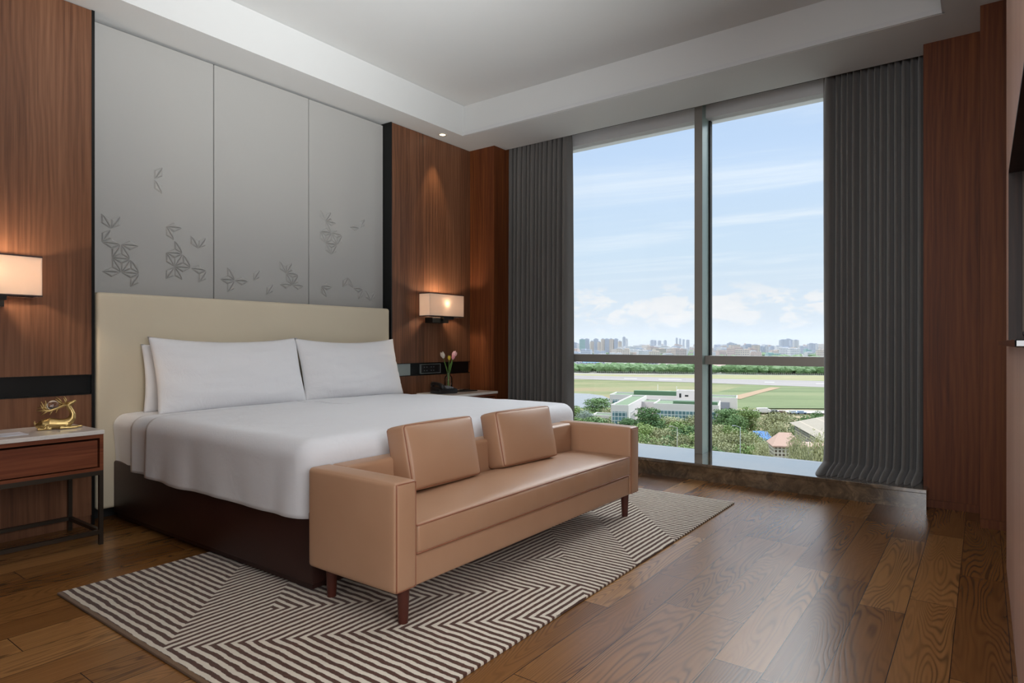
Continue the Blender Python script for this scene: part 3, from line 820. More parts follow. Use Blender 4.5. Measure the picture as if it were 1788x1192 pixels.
tag(o, 'charcoal pleated curtain hanging at the left end of the window behind the bed', 'curtain', 'charcoal curtains')
o = solid(obj('curtain', curtain(.338, .995, 14, .082, 5.345, 3.2, SILL_Z + .075, .27, 11, flat=1), curtain_m, smooth=True), .003, 0)
tag(o, 'charcoal pleated curtain at the right end of the window, hem on the sill', 'curtain', 'charcoal curtains')

# ================================================================ SMALL THINGS
# gold deer with crystal ball (local units: crop pixels * k)
K = .00032
def dp(x, y, w_=0): return ((x - 930) * K, w_ * K, (710 - y) * K)
deer = empty('deer_figurine', (1.315, 4.07, .62), math.radians(-17), 'small gold reclining deer figurine with a glass ball in its antlers on left nightstand', 'figurine')
bm = bmesh.new()
def chain(pts): tube(bm, [dp(p[0], p[1], p[3] if len(p) > 3 else 0) for p in pts], [p[2] * K for p in pts], 14)
chain([(612, 640, 14), (640, 640, 56), (715, 622, 90), (810, 604, 100), (920, 618, 86), (1015, 618, 84), (1085, 585, 72), (1122, 530, 58), (1130, 460, 46), (1108, 395, 40), (1078, 345, 40), (1062, 306, 42), (1092, 284, 42), (1128, 262, 31), (1160, 240, 25), (1176, 230, 17)])
for s in (-1, 1):
    chain([(700, 610, 50, s * 45), (760, 640, 58, s * 55), (790, 672, 34, s * 62), (720, 690, 22, s * 66), (650, 690, 20, s * 64)])
    chain([(640, 690, 20, s * 64), (740, 692, 18, s * 70), (835, 690, 19, s * 74)])
    e0 = 0 if s < 0 else 60
    chain([(1060, 620, 46, s * 38), (1030 + e0, 655, 34, s * 52), (940 + e0, 686, 22, s * 58), (1080 + e0, 688, 20, s * 60), (1190 + e0, 684, 19, s * 56), (1215 + e0, 688, 14, s * 54)])
    chain([(1050, 318, 12, s * 18), (1010, 306, 16, s * 44), (965, 302, 5, s * 66)])
chain([(615, 620, 14), (600, 575, 16), (606, 548, 7)])
body = obj('body', bm, gold, deer, smooth=True)
rm = body.modifiers.new('fuse', 'REMESH'); rm.mode = 'VOXEL'; rm.voxel_size = .0021; rm.use_smooth_shade = True
sm_ = body.modifiers.new('soft', 'SMOOTH'); sm_.iterations = 3; sm_.factor = .5
bm = bmesh.new()
for s, dy, dx in ((-1, 0, 0), (1, -28, 12)):
    w0 = s * 20
    def an(pts): tube(bm, [dp(p[0] + dx, p[1] + (dy if i else 0), w0 + s * p[3]) for i, p in enumerate(pts)], [p[2] * K * 1.3 for p in pts], 8)
    an([(1035, 300, 18, 0), (985, 318, 17, 25), (900, 352, 15, 62), (800, 384, 14, 88), (720, 372, 11, 90), (625, 366, 4, 84)])
    an([(735, 372, 10, 90), (705, 330, 9, 98), (682, 270, 4, 104)])
    an([(790, 384, 10, 88), (750, 330, 9, 102), (738, 250, 4, 96)])
    an([(790, 384, 10, 88), (740, 415, 8, 92), (685, 448, 4, 96)])
    an([(850, 372, 9, 76), (825, 415, 8, 84), (808, 450, 4, 88)])
    an([(930, 340, 8, 50), (905, 385, 7, 60), (893, 424, 4, 66)])
    an([(990, 300, 10, 20), (945, 250, 9, 30), (885, 190, 4, 34)])
    an([(1030, 285, 9, 8), (1025, 240, 8, 16), (995, 180, 4, 20)])
obj('antlers', bm, gold, deer, smooth=True)
bm = bmesh.new(); bmesh.ops.create_uvsphere(bm, u_segments=28, v_segments=18, radius=.0275); xform(bm, Matrix.Translation(dp(852, 298)))
obj('glass_ball', bm, glass_c, deer, smooth=True)
bm = bmesh.new(); box(bm, 1.00, 1.145, 3.95, 4.09, .6205, .6225, M=None)
o = obj('paper_card', bm, plain('white_paper', lin(216, 216, 224), .6)); tag(o, 'white paper card lying on the left nightstand at the picture edge', 'paper')

# telephone
ph = empty('telephone', (4.42, 4.08, .62), math.radians(-14), 'black desk telephone on the right nightstand behind the bed corner', 'telephone')
bm = bmesh.new()
vs = box(bm, -.10, .10, -.085, .085, 0, .045, bev=.008)
for v in bm.verts: v.co.z *= 1 + .45 * (v.co.y + .085) / .17 if v.co.z > .01 else 1
obj('base', bm, phone_m, ph, auto=40)
bm = bmesh.new()
hp = [(-.065, -.095, .052), (-.066, -.075, .07), (-.067, -.04, .084), (-.068, .0, .09), (-.067, .05, .09), (-.066, .085, .085), (-.065, .1, .07)]
tube(bm, hp, [.02, .024, .017, .016, .017, .024, .02], 14); obj('handset', bm, phone_m, ph, smooth=True)
for i in range(3):
    for j in range(4):
        obj('key', B(-.01 + i * .027, .01 + i * .027, -.07 + j * .024, -.054 + j * .024, .048, .058 + j * .003, bev=.002), key_m, ph)
obj('display', B(-.015, .075, .035, .07, .055, .0635), plain('lcd_grey', lin(120, 130, 136), .2), ph)
pts = [(-.1 + .012 * math.sin(i * .9), -.09 + i * .0016, .01 + .012 * math.cos(i * .9) + .004) for i in range(90)]
bm = bmesh.new(); tube(bm, pts, .0022, 5); obj('coiled_cord', bm, phone_m, ph, smooth=True)

# vase and tulips
VX, VY = 4.55, 4.14
va = empty('vase', (VX, VY, .62), 0, 'clear glass bottle vase holding tulips on the right nightstand', 'vase')
bm = bmesh.new()
lathe(bm, [(0, .001), (.034, .001), (.038, .006), (.038, .13), (.034, .148), (.02, .162), (.017, .17), (.017, .2), (.02, .207), (.018, .207), (.0145, .2), (.0145, .17), (.018, .16), (.031, .146), (.0345, .128), (.0345, .012), (0, .008)], n=32)
obj('glass_body', bm, vase_m, va, smooth=True)
bm = bmesh.new(); lathe(bm, [(0, .0085), (.034, .0125), (.034, .06), (0, .06)], n=24); obj('water', bm, thin_glass('vase_water', (.97, .99, .98), 1.15), va, smooth=True)
stem_m = plain('tulip_stem_green', lin(104, 142, 62), .5, var=.15)
leaf_m = plain('tulip_leaf_green', lin(96, 138, 66), .5, var=.2)
def tulip(tip, size, lean, cols, label, s0, open_=.0):
    """tip: flower base point (metres, relative to vase foot centre)"""
    e = empty('tulip', (VX, VY, .62), 0, label, 'tulip', 'artificial tulips in the vase')
    a = Vector(s0); b = Vector(tip); n_ = Vector((s0[0] * -.25, s0[1] * -.25, .19)); pts = []
    for i in range(17):
        q = i / 16
        pts.append(a * (1 - q) ** 2 + n_ * 2 * q * (1 - q) + b * q * q)
    bm = bmesh.new(); tube(bm, pts, .0027, 6); obj('stem', bm, stem_m, e, smooth=True)
    d_ = Vector(lean).normalized()
    R_ = d_.to_track_quat('Z', 'Y').to_matrix().to_4x4(); R_.translation = b
    bm = bmesh.new()
    for k in range(6):
        ang = k * math.pi / 3 + .2; inner = k % 2
        rr_ = size * (.40 - .05 * inner)
        G_ = []
        for j in range(9):
            v = j / 8; z = v * size
            rad = rr_ * (math.sin(min(1, v * 1.25) * math.pi * .5) ** .7) * (1 - (.42 - open_) * max(0, v - .45) / .55)
            wdt = .62 * (math.sin(math.pi * min(1, v * .86 + .1)) ** .7) if v < 1 else .06
            row_ = []
            for i in range(7):
                f = -1 + 2 * i / 6; th_ = ang + f * wdt
                row_.append(bm.verts.new((rad * math.cos(th_), rad * math.sin(th_), z - .06 * size * f * f)))
            G_.append(row_)
        for j in range(8):
            for i in range(6): bm.faces.new((G_[j][i], G_[j][i + 1], G_[j + 1][i + 1], G_[j + 1][i]))
    xform(bm, R_)
    o = solid(obj('blossom', bm, cols, e, smooth=True), .0012)
    bm = bmesh.new()
    la = pts[7]; dirx = Vector((b.x - a.x, b.y - a.y, 0)); dirx = dirx.normalized() if dirx.length > .002 else Vector((1, 0, 0))
    side = Vector((-dirx.y, dirx.x, 0)); rows_ = []
    for j in range(11):
        v = j / 10; c_ = la + Vector((0, 0, .015 + .115 * v)) + dirx * (.006 + .034 * v * v); wd_ = .013 * math.sin(math.pi * (v * .9 + .06)) ** .7
        rows_.append([bm.verts.new(c_ + side * wd_ * f - dirx * .003 * (1 - abs(f))) for f in (-1, 0, 1)])
    for j in range(10):
        for i in range(2): bm.faces.new((rows_[j][i], rows_[j][i + 1], rows_[j + 1][i + 1], rows_[j + 1][i]))
    solid(obj('leaf', bm, leaf_m, e, smooth=True), .001)
    return e
wt = plain('white_petal', lin(236, 228, 214), .5); yl = plain('yellow_petal', lin(222, 196, 62), .5)
pk = plain('pink_petal', lin(236, 160, 172), .5, var=.12); pp = plain('pale_pink_petal', lin(240, 190, 196), .5, var=.12)
tulip((-.045, .02, .325), .066, (-.32, .1, 1), wt, 'white tulip, leftmost in the glass vase', (.016, -.004, .012))
tulip((.0, -.01, .308), .046, (.02, 0, 1), yl, 'small yellow tulip in the middle of the vase', (-.006, .01, .012))
tulip((.040, -.02, .312), .05, (.3, 0, 1), pk, 'deep pink tulip bud right of the yellow one', (-.02, -.004, .012))
tulip((.062, .0, .335), .068, (.75, 0, 1), pp, 'pale pink tulip, rightmost and highest on the vase', (-.012, -.014, .012), .15)
# black folder with a pen
fo = empty('folder', (4.74, 4.10, .62), math.radians(-8), 'thin black leather folder lying beside the tulip vase', 'folder')
obj('cover', B(-.11, .11, -.07, .07, .0005, .008, bev=.003), plain('black_leather', lin(24, 23, 23), .5, bump=.2, bsc=300), fo)
bm = bmesh.new(); tube(bm, [(-.06, .0, .013), (.075, .03, .013)], .0045, 10); obj('pen', bm, phone_m, fo, smooth=True)
# ================================================================ OUTSIDE (the hotel room is high up; ground 30 m below the room floor)
GZ = -30.0
def at(r, f, z):            # metres to the right of and ahead of the tripod, along the view direction
    return Vector((CY * f + SY * r, SY * f - CY * r, z))
def G(u, v, z=GZ):          # where a sight line meets a level plane
    t_ = (H - z) * F / (v - V0); return at((u - 894) / F * t_, t_, z)
WROT = math.atan2(SY, CY) - math.pi / 2     # rotation of an object facing back to the room
def poly(name, pts, mat, dz=0.0, kind='structure', label=None, cat=None, thick=.0):
    bm = bmesh.new(); vs = [bm.verts.new(G(u, v) + Vector((0, 0, dz))) for u, v in pts]; bm.faces.new(vs)
    bmesh.ops.triangulate(bm, faces=bm.faces)
    for f in bm.faces:
        if f.normal.z < 0: f.normal_flip()
    me = bpy.data.meshes.new(name); bm.to_mesh(me); bm.free(); me.materials.append(mat)
    o = bpy.data.objects.new(name, me); C.objects.link(o)
    if kind: o['kind'] = kind
    return tag(o, label, cat)
def strip_mat(name, stops, sc, stretch=6.0):
    m, t = newmat(name); p = opos(t); x, y, z = t.sep(p)
    c_, s_ = math.cos(WROT), math.sin(WROT)
    r = t.m('ADD', t.m('MULTIPLY', x, c_), t.m('MULTIPLY', y, s_)); f = t.m('SUBTRACT', t.m('MULTIPLY', y, c_), t.m('MULTIPLY', x, s_))
    n = t.noise(t.comb(t.m('MULTIPLY', r, sc / stretch), t.m('MULTIPLY', f, sc), 0.0), 1.0, 7, .62, .3)
    n2 = t.noise(t.comb(r, f, 3.0), sc * 9, 3, .6)
    v = t.m('ADD', t.m('MULTIPLY', n, .85), t.m('MULTIPLY', n2, .15))
    setp(t, col=t.ramp(v, stops), rough=.95, spec=.1)
    return m
grass_m = strip_mat('airfield_grass', [(.34, lin(106, 114, 78)), (.46, lin(126, 130, 92)), (.53, lin(142, 140, 104)), (.62, lin(156, 134, 106))], .022)
grass2_m = strip_mat('airfield_grass_right', [(.34, lin(102, 114, 80)), (.5, lin(120, 130, 92)), (.7, lin(138, 140, 104))], .03)
dry_m = strip_mat('dry_verge', [(.35, lin(132, 140, 98)), (.5, lin(164, 154, 120)), (.62, lin(138, 146, 102))], .05)
soil_m = strip_mat('ground_soil', [(.35, lin(98, 110, 72)), (.5, lin(140, 130, 100)), (.65, lin(168, 150, 124))], .12, 1.0)
city_ground = strip_mat('city_ground', [(.3, lin(120, 132, 108)), (.5, lin(158, 156, 146)), (.7, lin(178, 166, 152))], .012, 3.0)
runway_m = strip_mat('runway_asphalt', [(.3, lin(146, 140, 136)), (.7, lin(168, 160, 154))], .02, 12.0)
bm = bmesh.new(); box(bm, -2500, 9000, -7000, 7000, GZ - 2, GZ - .6); struct('ground', bm, city_ground)
poly('ground_near', [(300, 900), (1900, 900), (1900, 712), (1290, 712), (1063, 712), (300, 706)], soil_m, -.3)
poly('airfield_verge', [(700, 652), (1900, 657), (1900, 672), (700, 662)], dry_m, .0)
poly('airfield_grass', [(700, 660), (1330, 666), (1330, 722), (300, 716)], grass_m, .05)
poly('airfield_grass_right', [(1330, 666), (1900, 672), (1900, 716), (1200, 712), (1230, 690)], grass2_m, .12)
poly('runway', [(700, 652.5), (995, 655.2), (1220, 660.6), (1445, 665.5), (1900, 673), (1900, 688), (1445, 676.5), (1220, 668.2), (995, 661.5), (700, 657)], runway_m, .2)
white_line = plain('runway_paint', lin(206, 200, 194), .9)
for k, (a, b_, v0_, v1_) in enumerate([(1335, 1352, 667.2, 667.6), (1425, 1470, 670.0, 671.0), (1150, 1190, 662.2, 663.2), (1090, 1112, 660.7, 661.2)]):
    poly('runway_marking', [(a, v0_), (b_, v1_), (b_, v1_ + .7), (a, v0_ + .7)], white_line, .3, None)
    o = bpy.context.scene.collection.objects[-1]; tag(o, ['short white dash on the runway right of the mullion', 'white runway dash next to the right curtain', 'long white runway dash left of the mullion', 'small white dash on the left stretch of runway'][k], 'road marking', 'painted dashes on the runway')
poly('dirt_track', [(1346, 676.4), (1364, 677.2), (1330, 686), (1292, 697.5), (1272, 694)], plain('dirt_track', lin(164, 136, 106), .95, var=.08, sc=.2), .28)
water_m = plain('lake_water', lin(128, 128, 128), .12, var=.1, sc=.02, spec=.8)
poly('lake', [(760, 683), (995, 686.5), (1030, 688), (1052, 691), (1066, 697), (1070, 712), (760, 716)], water_m, .25)

# ---------------- far belt of trees beyond the runway (nobody could count them)
def leafmat(name, c0, c1, tr=.25):
    m, t = newmat(name); p = opos(t)
    info = t.node('ShaderNodeObjectInfo').outputs['Random']
    n = t.noise(p, .9, 3); n = t.m('ADD', t.m('MULTIPLY', n, .8), t.m('MULTIPLY', info, .25))
    setp(t, col=t.ramp(n, [(.3, c0), (.75, c1)]), rough=.75, spec=.2)
    return m
leaf_green = leafmat('green_foliage', lin(102, 128, 70), lin(156, 174, 108))
leaf_dark = leafmat('dark_foliage', lin(80, 112, 70), lin(128, 154, 98))
leaf_olive = leafmat('olive_foliage', lin(140, 144, 100), lin(190, 188, 144))
leaf_silver = leafmat('silver_foliage', lin(150, 160, 148), lin(206, 212, 204))
belt_m = leafmat('belt_foliage', lin(84, 116, 72), lin(130, 152, 100))
bark = plain('bark', lin(110, 92, 72), .9, var=.2)
bm = bmesh.new(); rb_ = random.Random(5)
for i in range(620):
    u = rb_.uniform(960, 1470); v = 649.2 + (u - 995) * .0085 + rb_.uniform(-4.5, .3)
    if 1245 < u < 1270 and rb_.random() < .8: continue
    if u < 1050 and rb_.random() < .45: continue
    c_ = G(u, v); s_ = rb_.uniform(3.0, 6.0)
    r_ = bmesh.ops.create_icosphere(bm, subdivisions=2, radius=s_)
    for q_ in r_['verts']:
        q_.co = Vector((q_.co.x * 1.2, q_.co.y * 1.2, q_.co.z * .8)) * (1 + .35 * noise.noise(q_.co * .55 + Vector((i, 0, 0)))) + c_ + Vector((0, 0, s_ * .7))
o = obj('tree_belt', bm, belt_m); tag(o, 'long dense belt of green trees beyond the runway, below the window crossbar', 'trees', kind='stuff')

# ---------------- trees near the hotel
def crown(seed, layered=False, loose=.0, n=2600, leaf=.42):
    bm = bmesh.new(); rn = random.Random(seed); blobs = []
    if layered:
        for k in range(5):
            h = .42 + k * .13; rad = .44 * (1 - .16 * k)
            for i in range(9 - k):
                a_ = i / (9 - k) * 6.283 + k + rn.uniform(-.3, .3); blobs.append((rad * math.cos(a_) * .7, rad * math.sin(a_) * .7, h + rn.uniform(-.02, .02), .2, .055))
            blobs.append((0, 0, h, .25, .06))
    else:
        for i in range(22):
            a_ = rn.uniform(0, 6.283); rr_ = rn.uniform(0, .33); h = rn.uniform(.38, .86); rr_ *= 1.15 - abs(h - .58)
            blobs.append((rr_ * math.cos(a_), rr_ * math.sin(a_), h, rn.uniform(.12, .2), rn.uniform(.09, .15)))
    for i in range(n):
        b_ = rn.choice(blobs)
        d_ = Vector((rn.gauss(0, 1), rn.gauss(0, 1), rn.gauss(0, 1))).normalized()
        rad = rn.uniform(.72, 1.02 + loose)
        c_ = Vector((b_[0] + d_.x * b_[3] * rad, b_[1] + d_.y * b_[3] * rad, b_[2] + d_.z * b_[4] * rad))
        nn = (d_ + Vector((rn.gauss(0, .5), rn.gauss(0, .5), rn.gauss(.4, .5)))).normalized()
        a_ = nn.orthogonal().normalized(); a_.rotate(Matrix.Rotation(rn.uniform(0, 6.28), 3, nn)); b2 = nn.cross(a_)
        s_ = leaf * .1 * rn.uniform(.5, 1.2) * .42
        vs = [bm.verts.new(c_ + a_ * s_ * p_ + b2 * s_ * q_) for p_, q_ in ((-1, -.6), (.2, -1), (1, .3), (-.1, 1))]
        bm.faces.new(vs)
    return bm
def trunk(seed):
    bm = bmesh.new(); rn = random.Random(seed)
    tube(bm, [(0, 0, 0), (.01, 0, .2), (0, .01, .42), (.01, 0, .7)], [.03, .024, .018, .006], 7)
    for k in range(5):
        a_ = k * 1.3 + seed; tube(bm, [(0, 0, .3 + .05 * k), (.1 * math.cos(a_), .1 * math.sin(a_), .45 + .04 * k), (.22 * math.cos(a_), .22 * math.sin(a_), .56 + .05 * k)], [.014, .01, .004], 5)
    return bm
PROTO = {}
def tree(kind, u, vtop, t_, wid, label, group):
    z1 = H - t_ * (vtop - V0) / F; h_ = z1 - GZ
    lay, loose, mt = {'layered': (True, 0, leaf_dark), 'round': (False, 0, leaf_green), 'olive': (False, .35, leaf_olive), 'silver': (False, .2, leaf_silver), 'dark': (False, .1, leaf_dark)}[kind]
    if kind not in PROTO:
        e = empty('tree'); a_ = obj('crown', crown(hash(kind) % 7 if False else len(PROTO) + 3, lay, loose, 3600 if kind in ('olive', 'layered') else 3000, .48 if kind != 'olive' else .36), mt, e)
        obj('trunk', trunk(len(PROTO)), bark, e); PROTO[kind] = e
    else: e = copy_tree(PROTO[kind])
    e.location = at((u - 894) / F * t_, t_, GZ); e.rotation_euler = (0, 0, u * 1.37); e.scale = (wid, wid, h_ / .97)
    for k_ in ('label', 'category', 'group'):
        if k_ in e: del e[k_]
    tag(e, label, 'tree', group)
    return e
spec = [('layered', 1044, 697, 236, 17, 'dark layered tree by the lake, behind the far arm of the sofa'),
 ('silver', 1022, 716, 205, 8, 'pale silvery tree just above the far sofa arm'),
 ('round', 1004, 708, 225, 13, 'round green tree at the lake edge beside the left curtain'),
 ('layered', 1132, 714, 186, 13, 'dark layered tree in front of the white building, left pane'),
 ('layered', 1268, 716, 180, 13, 'dark layered tree just right of the mullion'),
 ('round', 1304, 710, 195, 14, 'round green tree at the airfield edge, mid right pane'),
 ('dark', 1292, 720, 172, 10, 'dark bushy tree between two greener trees, right pane'),
 ('dark', 1408, 720, 185, 14, 'dark green tree at the corner of the big beige roof'),
 ('dark', 1428, 716, 200, 7, 'small dark tree above the ridge line, next to the right curtain'),
 ('olive', 1350, 716, 185, 15, 'wide olive tree left of the big beige roof'),
 ('olive', 1290, 748, 135, 12, 'tall olive tree low in the right pane beside the blue canopy'),
 ('olive', 1388, 750, 100, 3.6, 'thin olive tree in front of the big beige roof'),
 ('olive', 1334, 766, 104, 5, 'pale olive tree left of the small pink edged porch'),
 ('olive', 1361, 733, 150, 8, 'olive tree filling the gap between the porch and the beige roof'),
 ('olive', 1408, 762, 92, 4, 'sparse olive tree across the middle of the lattice wall'),
 ('olive', 1436, 752, 96, 6, 'olive tree touching the right curtain edge'),
 ('olive', 1255, 752, 135, 10, 'loose olive tree at the foot of the mullion, right side')]
for s_ in spec: tree(*s_[:5], s_[5], None)
rt = random.Random(21)
rows_ = [(232, 716, 11, [(1000, 1130), (1255, 1310)], 17), (200, 727, 12, [(985, 1218), (1236, 1330)], 22), (172, 740, 11, [(990, 1218), (1236, 1300)], 22), (148, 757, 10, [(1095, 1218), (1236, 1330)], 22), (128, 772, 9, [(1100, 1218), (1236, 1345)], 24), (108, 792, 7, [(1120, 1225), (1236, 1340)], 24), (97, 797, 3.0, [(1352, 1440)], 24)]
for (t_, vt, wd_, spans, stp) in rows_:
    for (a, b_) in spans:
        u = a + rt.uniform(0, 8)
        while u < b_:
            kd = rt.choice(['round', 'round', 'dark', 'olive'] if t_ > 150 else ['round', 'olive', 'olive', 'olive', 'dark'])
            side = 'left' if u < 1225 else 'right'
            lab_ = {'round': 'round mid green tree', 'dark': 'bushy dark green tree', 'olive': 'loose olive green tree'}[kd]
            tree(kd, u, vt + rt.uniform(-5, 5), t_ * rt.uniform(.97, 1.03), wd_ * rt.uniform(.85, 1.15),
                 lab_ + ' in the %s grove seen through the %s lower pane' % ('nearer' if t_ < 160 else 'farther', side), '%s trees, %s %s grove' % (kd, side, 'near' if t_ < 160 else 'far'))
            u += stp * rt.uniform(.75, 1.25)

# ---------------- white office building with green roofs
wall_w = plain('white_render', lin(226, 218, 212), .8, var=.02, sc=.3)
wall_g = plain('grey_render', lin(156, 156, 164), .8, var=.02, sc=.3)
green_roof = plain('green_roof', lin(112, 130, 98), .85, var=.05, sc=.2)
green_dk = plain('green_roof_side', lin(98, 128, 96), .85, var=.05)
def facade(name, wall, glass, cx, cz, fx_=.62, fz_=.6, z0=0.0, rough=.5):
    m, t = newmat(name); p = opos(t); x, y, z = t.sep(p)
    u = t.m('ADD', x, y)
    a_ = t.m('LESS_THAN', t.m('ABSOLUTE', t.m('SUBTRACT', t.m('FRACT', t.m('DIVIDE', u, cx)), .5)), fx_ / 2)
    b_ = t.m('LESS_THAN', t.m('ABSOLUTE', t.m('SUBTRACT', t.m('FRACT', t.m('DIVIDE', z, cz)), .5)), fz_ / 2)
    rn = t.white(t.comb(t.m('FLOOR', t.m('DIVIDE', u, cx)), t.m('FLOOR', t.m('DIVIDE', z, cz)), 1.0))
    info = t.node('ShaderNodeObjectInfo').outputs['Random']
    g_ = t.mix(rn, tuple(q * .6 for q in glass), glass)
    w_ = t.mix(info, tuple(q * .86 for q in wall), wall)
    k_ = t.m('MULTIPLY', a_, b_)
    nz_ = t.m('ABSOLUTE', t.sep(t.node('ShaderNodeNewGeometry').outputs['Normal'])[2])
    k_ = t.m('MULTIPLY', k_, t.m('LESS_THAN', nz_, .5))
    setp(t, col=t.mix(k_, w_, g_), rough=rough)
    return m
curtainwall = facade('glass_curtain_wall', lin(214, 220, 218), lin(112, 150, 158), 1.15, 1.3, .82, .8, rough=.3)
small_win = facade('white_wall_small_windows', lin(226, 218, 212), lin(96, 112, 120), 2.6, 3.6, .35, .42)
A20 = math.radians(-20)
ob = empty('office_building', at(52, 215, GZ), WROT + A20, 'white office building with flat green roofs and a glazed facade beside the lake', 'building')
def orel(r, f):             # view-frame metres -> building local
    dr, df = r - 52, f - 215; c_, s_ = math.cos(-A20), math.sin(-A20)
    return dr * c_ - df * s_, dr * s_ + df * c_
def wing(r, f, lx, ly, top, roof=True, wm=wall_w, wname='wing', base=0.0):
    x0, y0 = orel(r, f); h_ = top - GZ
    bm = bmesh.new(); box(bm, x0, x0 + lx, y0, y0 + ly, base, h_ - .05)
    box(bm, x0, x0 + lx, y0, y0 + .3, h_ - .05, h_ + .5); box(bm, x0, x0 + .3, y0 + .3, y0 + ly, h_ - .05, h_ + .5); box(bm, x0 + lx - .3, x0 + lx, y0 + .3, y0 + ly, h_ - .05, h_ + .5); box(bm, x0 + .3, x0 + lx - .3, y0 + ly - .3, y0 + ly, h_ - .05, h_ + .5)
    w_ = obj(wname, bm, wm, ob)
    if roof:
        obj('roof', B(x0 + .3, x0 + lx - .3, y0 + .3, y0 + ly - .3, h_ - .05, h_ + .08), green_roof, w_)
    return x0, y0, h_, w_
# wing A: narrow wing with glazed end
x0, y0, h_, w_ = wing(31.6, 203, 5.6, 40, -19)
obj('glass_front', B(x0 + .5, x0 + 5.0, y0 - .12, y0, 0, h_ - 1.6), curtainwall, w_)
obj('glass_front', B(x0 + 5.6, x0 + 5.68, y0 + 4, y0 + 12, 4, h_ - 2.2), facade('slit_windows', lin(226, 218, 212), lin(90, 110, 118), 1.4, 8, .35, .9), w_)
# wing B: long glazed front
x0, y0, h_, w_ = wing(46.6, 209.5, 20.5, 17, -19.2)
obj('glass_front', B(x0 + 1.2, x0 + 19.6, y0 - .12, y0, 0, h_ - 1.6), curtainwall, w_)
obj('raised_roof', B(x0 + 6, x0 + 20, y0 + 3, y0 + 5, h_, h_ + 1.2), green_dk, w_)
# wing C: back left
x0, y0, h_, w_ = wing(37.8, 246, 34, 14, -19.2)
for k in range(4):
    obj('window', B(x0 + 1.2 + k * 4.6, x0 + 3.6 + k * 4.6, y0 - .1, y0, h_ - 4.2, h_ - 1.4), curtainwall, w_)
obj('glass_front', B(x0 - .1, x0, y0 + .6, y0 + 9, h_ - 7, h_ - 1.5), curtainwall, w_)
obj('raised_roof', B(x0 + 8, x0 + 32, y0 + 8, y0 + 11, h_, h_ + 1.6), green_dk, w_)
# roof pavilion D
x0, y0, h_, w_ = wing(60, 232, 6.5, 5, -16.6, roof=False, base=10)
obj('window', B(x0 + 1.0, x0 + 1.7, y0 - .08, y0, h_ - 2.1, h_ - .6), gap_black, w_); obj('window', B(x0 + 3, x0 + 4.2, y0 - .08, y0, h_ - 1.7, h_ - 1.1), gap_black, w_)
# right block E
x0, y0, h_, w_ = wing(68, 240, 16, 13, -19.6)
obj('glass_front', B(x0 + 1, x0 + 6.5, y0 - .1, y0, h_ - 7, h_ - 3.2), curtainwall, w_)
obj('grey_panel', B(x0 + 9.6, x0 + 13.4, y0 - .1, y0, h_ - 9, h_ - 1.2), wall_g, w_)
# low annex on the left
x0, y0, h_, w_ = wing(26.5, 212, 6.6, 8, -23.2)
obj('porch', B(x0 + .6, x0 + 4.6, y0 - .1, y0, 0, h_ - 1), wall_g, w_)
# link block
wing(44, 228, 10, 12, -20.2, wname='link')
tw = empty('pavilion', at(62, 268, GZ), WROT, 'tan roofed pavilion with a dark window band behind the white office building', 'building')
obj('wall', B(-5.5, 5.5, 0, 6, 0, 10.2), plain('tan_wall', lin(206, 178, 146), .8), tw)
obj('window_band', B(-5, 5, -.1, 0, 8.6, 9.6), facade('pavilion_windows', lin(206, 178, 146), lin(70, 62, 56), .9, 4, .7, .9), tw)
obj('roof', B(-6.3, 6.3, -.8, 6.8, 10.2, 10.6), plain('tan_roof', lin(196, 178, 158), .8), tw)
def pole(name, u, vtop, vbot_t, r_, mat, label, arm=False, cat='pole', group=None):
    t_ = vbot_t; h_ = H - t_ * (vtop - V0) / F - GZ
    bm = bmesh.new(); tube(bm, [(0, 0, 0), (0, 0, h_)], [r_, r_ * .6], 8)
    if arm: tube(bm, [(0, 0, h_ - .1), (-.9, 0, h_ + .25), (-1.5, 0, h_ + .2)], [.06, .06, .12], 6)
    o = obj(name, bm, mat, smooth=True, loc=at((u - 894) / F * t_, t_, GZ)); o.rotation_euler = (0, 0, WROT)
    tag(o, label, cat, group)
polew = plain('white_pole', lin(224, 222, 216), .6)
pole('mast', 1148.5, 671, 268, .13, polew, 'taller thin white mast rising above the tan pavilion')
pole('mast', 1181.5, 674, 266, .13, polew, 'shorter thin white mast right of the tan pavilion')
pole('street_lamp', 1182.5, 746, 118, .09, plain('pale_pole', lin(190, 186, 172), .6), 'pale street lamp among the trees in the left lower pane', True, 'street lamp')
pole('street_lamp', 1292.5, 745, 118, .09, plain('grey_pole', lin(170, 176, 178), .6), 'grey street lamp among the trees in the right lower pane', True, 'street lamp')

# ---------------- hall with the big beige roof and lattice wall
hb = empty('hall', at(70.5, 124, GZ), WROT + math.radians(-12), 'low hall with a big beige pitched roof and lattice walls by the right curtain', 'building')
lat = facade('lattice_wall', lin(214, 206, 190), lin(96, 84, 70), .62, .62, .62, .62)
obj('wall', B(-8, 34, 0, 30, 0, 11.6), lat, hb)
bm = bmesh.new()
pv = [(-9, -1, 11.6), (35, -1, 11.6), (35, 31, 11.6), (-9, 31, 11.6), (10, 15, 18.4), (35, 15, 18.4)]
vs = [bm.verts.new(q) for q in pv]
for f in ((0, 1, 5, 4), (2, 3, 4, 5), (3, 0, 4), (1, 2, 5), (0, 3, 2, 1)): bm.faces.new([vs[i] for i in f])
m_, t = newmat('beige_roof'); p = opos(t); x, y, z = t.sep(p)
ln = t.m('LESS_THAN', t.m('FRACT', t.m('MULTIPLY', z, .9)), .1)
setp(t, col=t.mix(ln, t.mix(t.noise(p, .8, 4), lin(156, 144, 126), lin(172, 160, 142)), lin(184, 168, 148)), rough=.85)
obj('roof', bm, m_, hb)
